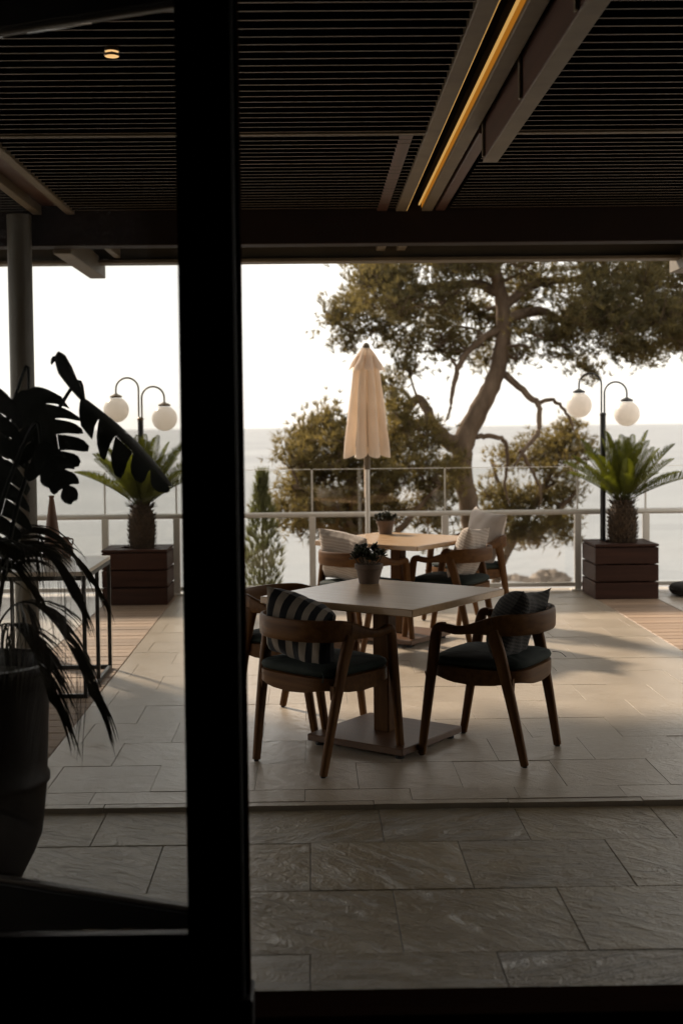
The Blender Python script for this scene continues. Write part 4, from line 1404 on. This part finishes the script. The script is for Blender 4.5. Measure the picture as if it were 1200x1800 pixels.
def pine(label, root, s, limbs, pads, mat, seed, needle=.11, wd=.0062, dens=1.0, group="pine trees beyond the balustrade"):
    """limbs and pads are drawn in the tree's own units (s metres each), depth in metres"""
    rng = np.random.default_rng(seed)
    t = thing("pine_tree", label, "tree", root, group=group)
    for k, (pts, rad) in enumerate(limbs):
        P = smooth_path([(a * s, dy, b * s) for a, b, dy in pts], 5)
        rr = interp([r * s for r in rad], 5)
        P = [p + Vector(rng.normal(0, .006, 3)) for p in P]
        MB().sweep(P, [(2 * r, 2 * r) for r in rr], (0.1, 1, 0.1) if k == 0 else (0.15, 0.25, 1), 10, 2).build("trunk" if k == 0 else "limb", M['bark'], t, 60)
    Pall, Aall = [], []
    tw = MB()
    skel = [(a * s, dy, b * s) for pts, _ in limbs for a, b, dy in pts]
    for a, b, rx, rz, dy in pads:
        c = np.array([a * s, dy, b * s])
        ext = np.array([rx * s, max(rx, 45) * s * .9, rz * s])
        near = min(skel, key=lambda q: (q[0] - c[0]) ** 2 + 0.3 * (q[1] - c[1]) ** 2 + (q[2] - c[2]) ** 2 + (4.0 if q[2] > c[2] + .3 else 0))
        n0, n1 = Vector(near), Vector(c)
        if 0.05 < (n1 - n0).length < 1.3 and n1.z - n0.z < 0.45:
            k1 = n0.lerp(n1, .35) + Vector(rng.normal(0, .09, 3))
            k2 = n0.lerp(n1, .7) + Vector(rng.normal(0, .09, 3))
            bp_ = smooth_path([n0, k1, k2, n1], 4)
            tw.sweep(bp_, [(.05 - .034 * i / 12,) * 2 for i in range(13)], (.2, .3, 1), 6, 2, False)
        ntw = int(dens * (8 + rx * rz / 62))
        for _ in range(ntw):
            u = rng.normal(0, 1, 3)
            u /= np.linalg.norm(u)
            u[2] = abs(u[2]) * .9 if rng.uniform() < .7 else u[2]
            end = c + u * ext * rng.uniform(.45, 1.4)
            st = c + u * ext * .12 + rng.normal(0, .04, 3) - np.array([0, 0, rz * s * .25])
            mid = (st + end) / 2 + rng.normal(0, .05, 3)
            tw.sweep([tuple(st), tuple(mid), tuple(end)], [(.022, .022), (.015, .015), (.007, .007)], (.2, .3, 1), 4, 2, False)
            m = rng.integers(9, 15)
            q = rng.uniform(.35, 1.05, m)[:, None]
            pos = st + (mid - st) * np.minimum(q * 2, 1) + (end - mid) * np.maximum(q * 2 - 1, 0)
            pos = pos + rng.normal(0, .085, pos.shape)
            ax = (end - st) / (np.linalg.norm(end - st) + 1e-6) * .5 + np.array([0, 0, .35]) + rng.normal(0, .35, pos.shape)
            Pall.append(pos)
            Aall.append(ax)
    tw.build("twigs", M['bark'], t)["kind"] = "stuff"
    V = tufts(np.concatenate(Pall), np.concatenate(Aall), rng, 10, needle, wd, .42)
    o = obj("crown", fast_mesh("crown", V, np.arange(len(V)).reshape(-1, 3), M[mat]), t)
    o["kind"] = "stuff"
    return t


def U(a, b):          # sketch units measured from the foot of the big trunk
    return a - 828, 900 - b


def limb(pts, rad, dy=0.0, ddy=0.0):
    n = len(pts)
    return [(*U(a, b), dy + ddy * i / max(1, n - 1)) for i, (a, b) in enumerate(pts)], rad


def pad(*rows):
    return [(*U(a, b), rx, rz, dy) for a, b, rx, rz, dy in rows]


Y0 = 17.0
s0 = Y0 / 2200
big_limbs = [
    limb([(860, 1420), (842, 1100), (832, 960), (824, 890), (813, 830), (815, 778), (843, 720), (870, 668), (884, 612), (886, 560), (880, 512), (870, 468), (862, 400), (870, 300), (930, 210), (980, 140)],
         [23, 20, 18, 17, 17, 19, 17, 15, 13.5, 12.5, 11.5, 10, 8, 7, 5, 3]),
    limb([(815, 770), (790, 772), (768, 752), (735, 742), (712, 752), (690, 772), (660, 790)], [10, 9, 8, 7, 7, 6, 3], 0, -.5),
    limb([(800, 790), (775, 765), (757, 730), (742, 702), (728, 706), (706, 742), (684, 766), (660, 800)], [11, 10, 9, 8, 8, 7, 6, 3], 0, .4),
    limb([(878, 652), (905, 676), (932, 703), (942, 714), (938, 760), (925, 775), (908, 795), (890, 820)], [7, 6, 5.5, 5, 4.5, 4, 3, 1.5], 0, -.6),
    limb([(942, 712), (965, 704), (985, 716), (1003, 738), (1012, 760)], [4, 3.5, 3, 2.5, 1.2], -.2, .3),
    limb([(884, 578), (852, 594), (822, 618), (802, 650), (791, 690), (785, 722), (776, 742)], [7, 6, 5.5, 5, 4, 2.5, 0.8], 0, -.5),
    limb([(886, 565), (920, 552), (962, 546), (1000, 558), (1042, 548), (1110, 540), (1180, 555)], [10, 9, 8, 6, 5, 3, 2], 0, .9),
    limb([(838, 768), (862, 767), (888, 774), (896, 800), (893, 850), (900, 890)], [5, 4.5, 4, 3.5, 2.5, 1.5], 0, .3),
    limb([(882, 520), (840, 498), (780, 500), (700, 512), (620, 536), (580, 550)], [9, 8, 7, 5, 3, 1.5], 0, .6),
    limb([(886, 540), (940, 502), (1020, 488), (1120, 482), (1240, 500)], [9, 8, 6, 4, 2], 0, .8),
    limb([(878, 500), (850, 470), (790, 450), (720, 440), (660, 450)], [8, 7, 5, 4, 2], 0, -.8),
    limb([(870, 470), (930, 430), (1010, 410), (1110, 400)], [8, 6, 4, 2], 0, -.4),
    limb([(905, 790), (930, 830), (945, 870), (940, 905)], [3.5, 3, 2, 1], -.4, .2),
]
big_pads = pad(
    (598, 556, 42, 34, .3), (640, 530, 52, 36, .5), (690, 505, 62, 36, -.3), (660, 575, 55, 30, .1), (735, 545, 62, 38, .6), (700, 470, 70, 34, .2),
    (760, 600, 48, 24, -.2), (730, 600, 40, 22, .6), (790, 480, 62, 34, -.6), (815, 535, 42, 30, .7), (840, 470, 60, 30, .3), (800, 620, 40, 18, .1),
    (905, 480, 60, 28, -.7), (930, 530, 42, 26, .6), (960, 492, 66, 34, .4), (945, 595, 52, 26, -.4), (1000, 590, 55, 34, .1), (985, 625, 40, 18, -.3),
    (1030, 530, 62, 38, -.6), (1060, 480, 70, 38, .2), (1090, 560, 66, 46, .4), (1120, 520, 66, 48, -.4), (1165, 565, 62, 50, .1), (1190, 500, 70, 50, -.5),
    (1085, 620, 48, 26, -.5), (1150, 615, 56, 24, .4), (1210, 600, 60, 34, 0), (1250, 540, 70, 50, .4), (1040, 650, 34, 18, .2), (1300, 580, 60, 40, -.3),
    (690, 672, 34, 24, .3), (722, 650, 26, 18, -.2), (620, 600, 28, 16, .2), (880, 560, 30, 18, 1.0),
    (858, 545, 34, 26, .8), (846, 598, 36, 20, .7), (925, 566, 36, 22, .9), (915, 622, 34, 16, .6), (878, 630, 24, 14, 1.0), (790, 560, 44, 30, .9), (1010, 560, 60, 34, -.8), (1070, 590, 60, 36, -.9), (1130, 570, 60, 44, -.9), (1180, 610, 56, 32, -.8), (1150, 480, 66, 40, .6), (1100, 630, 40, 18, -.6), (860, 450, 60, 24, -.9), (650, 500, 50, 30, -.5), (700, 540, 56, 34, -.7), (770, 530, 56, 34, -.5), (1050, 555, 50, 30, .8), (760, 430, 70, 34, .2), (860, 400, 80, 36, -.2), (960, 410, 80, 36, .3), (1060, 410, 80, 38, 0), (1160, 430, 70, 36, .4), (860, 340, 70, 34, .1), (660, 460, 50, 28, .4), (960, 350, 70, 34, -.3), (1060, 340, 80, 40, .3), (1160, 350, 80, 40, -.2), (1260, 400, 70, 40, .2), (900, 270, 90, 40, 0), (1010, 260, 90, 42, .3), (1120, 270, 90, 42, -.3), (1220, 310, 80, 40, .2), (960, 190, 90, 40, 0), (1070, 190, 90, 40, .2), (1170, 210, 80, 40, 0), (1020, 120, 80, 40, 0), (1110, 130, 80, 36, 0))
pine("tall leaning pine with bare bent trunk beyond the balustrade", (2.165, Y0, 0.42), s0, big_limbs, big_pads, 'needle_a', 31, dens=.60)

s1 = 16.0 / 2200
low_left = [
    limb([(650, 1500), (640, 1200), (640, 1010), (632, 930), (622, 860), (600, 800), (585, 750)], [20, 18, 14, 12, 10, 7, 3]),
    limb([(635, 950), (600, 900), (555, 870), (515, 850)], [8, 7, 5, 2], 0, -.3),
    limb([(630, 920), (670, 870), (705, 830), (735, 790)], [8, 7, 5, 2], 0, .3),
    limb([(640, 980), (590, 940), (530, 915), (490, 905)], [7, 6, 4, 2], 0, .4),
    limb([(640, 1000), (700, 930), (740, 880), (770, 850)], [7, 6, 4, 2], 0, -.3),
]
low_left_pads = pad(
    (575, 745, 38, 30, .0), (545, 770, 44, 36, .3), (600, 790, 50, 40, -.3), (525, 810, 36, 36, -.2), (570, 835, 58, 40, .2), (630, 830, 50, 44, .0), (520, 865, 40, 30, .3),
    (560, 890, 56, 30, -.3), (620, 890, 50, 36, .3), (500, 895, 34, 22, .0), (675, 850, 44, 40, -.2), (690, 800, 40, 40, .2), (715, 745, 38, 34, .0), (745, 775, 40, 34, .3), (700, 710, 28, 22, .2),
    (740, 830, 40, 34, -.1), (770, 870, 36, 34, .2), (700, 895, 44, 28, .3), (590, 925, 60, 20, .0), (540, 925, 40, 16, .3), (660, 925, 44, 22, .1), (760, 915, 40, 22, .0), (800, 830, 26, 30, .5))
pine("bushy low pine behind the parasol and glass balustrade", (2.04 - .0, 16.0, 0.49), s1, low_left, low_left_pads, 'needle_b', 41, dens=.7)

s2 = 19.0 / 2200
low_right = [
    limb([(862, 1500), (860, 1200), (872, 1020), (915, 935), (955, 860), (985, 800), (1000, 760)], [12, 10, 8, 6, 5, 4, 2]),
    limb([(905, 950), (895, 900), (880, 850), (870, 810)], [7, 6, 4, 2], 0, .4),
    limb([(948, 930), (985, 890), (1010, 860)], [6, 4, 2], 0, -.3),
    limb([(885, 990), (890, 950), (870, 920)], [5, 4, 2], 0, -.3),
]
low_right_pads = pad(
    (1000, 765, 36, 26, 0), (975, 790, 42, 32, .3), (1015, 800, 32, 28, -.2), (935, 812, 48, 22, .2), (895, 806, 36, 20, 0), (960, 830, 40, 18, -.3),
    (872, 868, 34, 30, .2), (905, 890, 40, 30, 0), (960, 880, 44, 32, .2), (995, 880, 24, 30, 0), (870, 915, 36, 24, .3), (930, 925, 50, 24, -.2), (985, 918, 28, 22, .2), (900, 948, 40, 18, 0), (950, 952, 40, 16, .2), (1000, 935, 22, 18, 0), (850, 940, 30, 16, .2))
pine("sparse low pine between the leaning trunk and right planter", (2.42, 19.0, 0.28), s2, low_right, low_right_pads, 'needle_b', 51, dens=.7)

# ------------------------------------------------------------------ slim cypress bush outside the rail
cy = thing("cypress_bush", "slim feathery cypress bush outside the balustrade", "bush", (-0.505, 12.6, -.9))
MB().tube([(0, 0, -.3), (0.01, 0, 1.0), (0, 0, 1.75)], [.02, .014, .004], 8).build("stem", M['bark'], cy, 60)
rng = np.random.default_rng(5)
P, A = [], []
for _ in range(950):
    z = rng.uniform(.05, 1.0) ** 0.85
    rad = .21 * min(1, (1.03 - z) / .45) ** .8 * min(1, .5 + z * 2)
    a = rng.uniform(0, 2 * PI)
    q = math.sqrt(rng.uniform(.02, 1)) * rad
    P.append((q * math.cos(a), q * math.sin(a), z * 2.0))
    A.append((.45 * math.cos(a) * q / .2, .45 * math.sin(a) * q / .2, 1.0))
for _ in range(70):
    P.append((rng.normal(0, .03), rng.normal(0, .03), rng.uniform(1.75, 2.03)))
    A.append((rng.normal(0, .1), rng.normal(0, .1), 1))
Vc = tufts(np.array(P), np.array(A), rng, 9, .10, .0045, .28)
o = obj("foliage", fast_mesh("foliage", Vc, np.arange(len(Vc)).reshape(-1, 3), M['cypress']), cy)
o["kind"] = "stuff"


# ------------------------------------------------------------------ sea haze
hz = MB().box((0, 8100, 45), (34000, 17000, 112)).build("haze", M['felt'])
hz.data.materials.clear()
hm = bpy.data.materials.new("haze_air")
hm.use_nodes = True
hm.node_tree.nodes.clear()
ho = hm.node_tree.nodes.new("ShaderNodeOutputMaterial")
hv = hm.node_tree.nodes.new("ShaderNodeVolumePrincipled")
hv.inputs["Color"].default_value = (0.95, 0.95, 0.95, 1)
hv.inputs["Density"].default_value = 0.00002
hm.node_tree.links.new(hv.outputs[0], ho.inputs["Volume"])
hz.data.materials.append(hm)
hz["kind"] = "stuff"
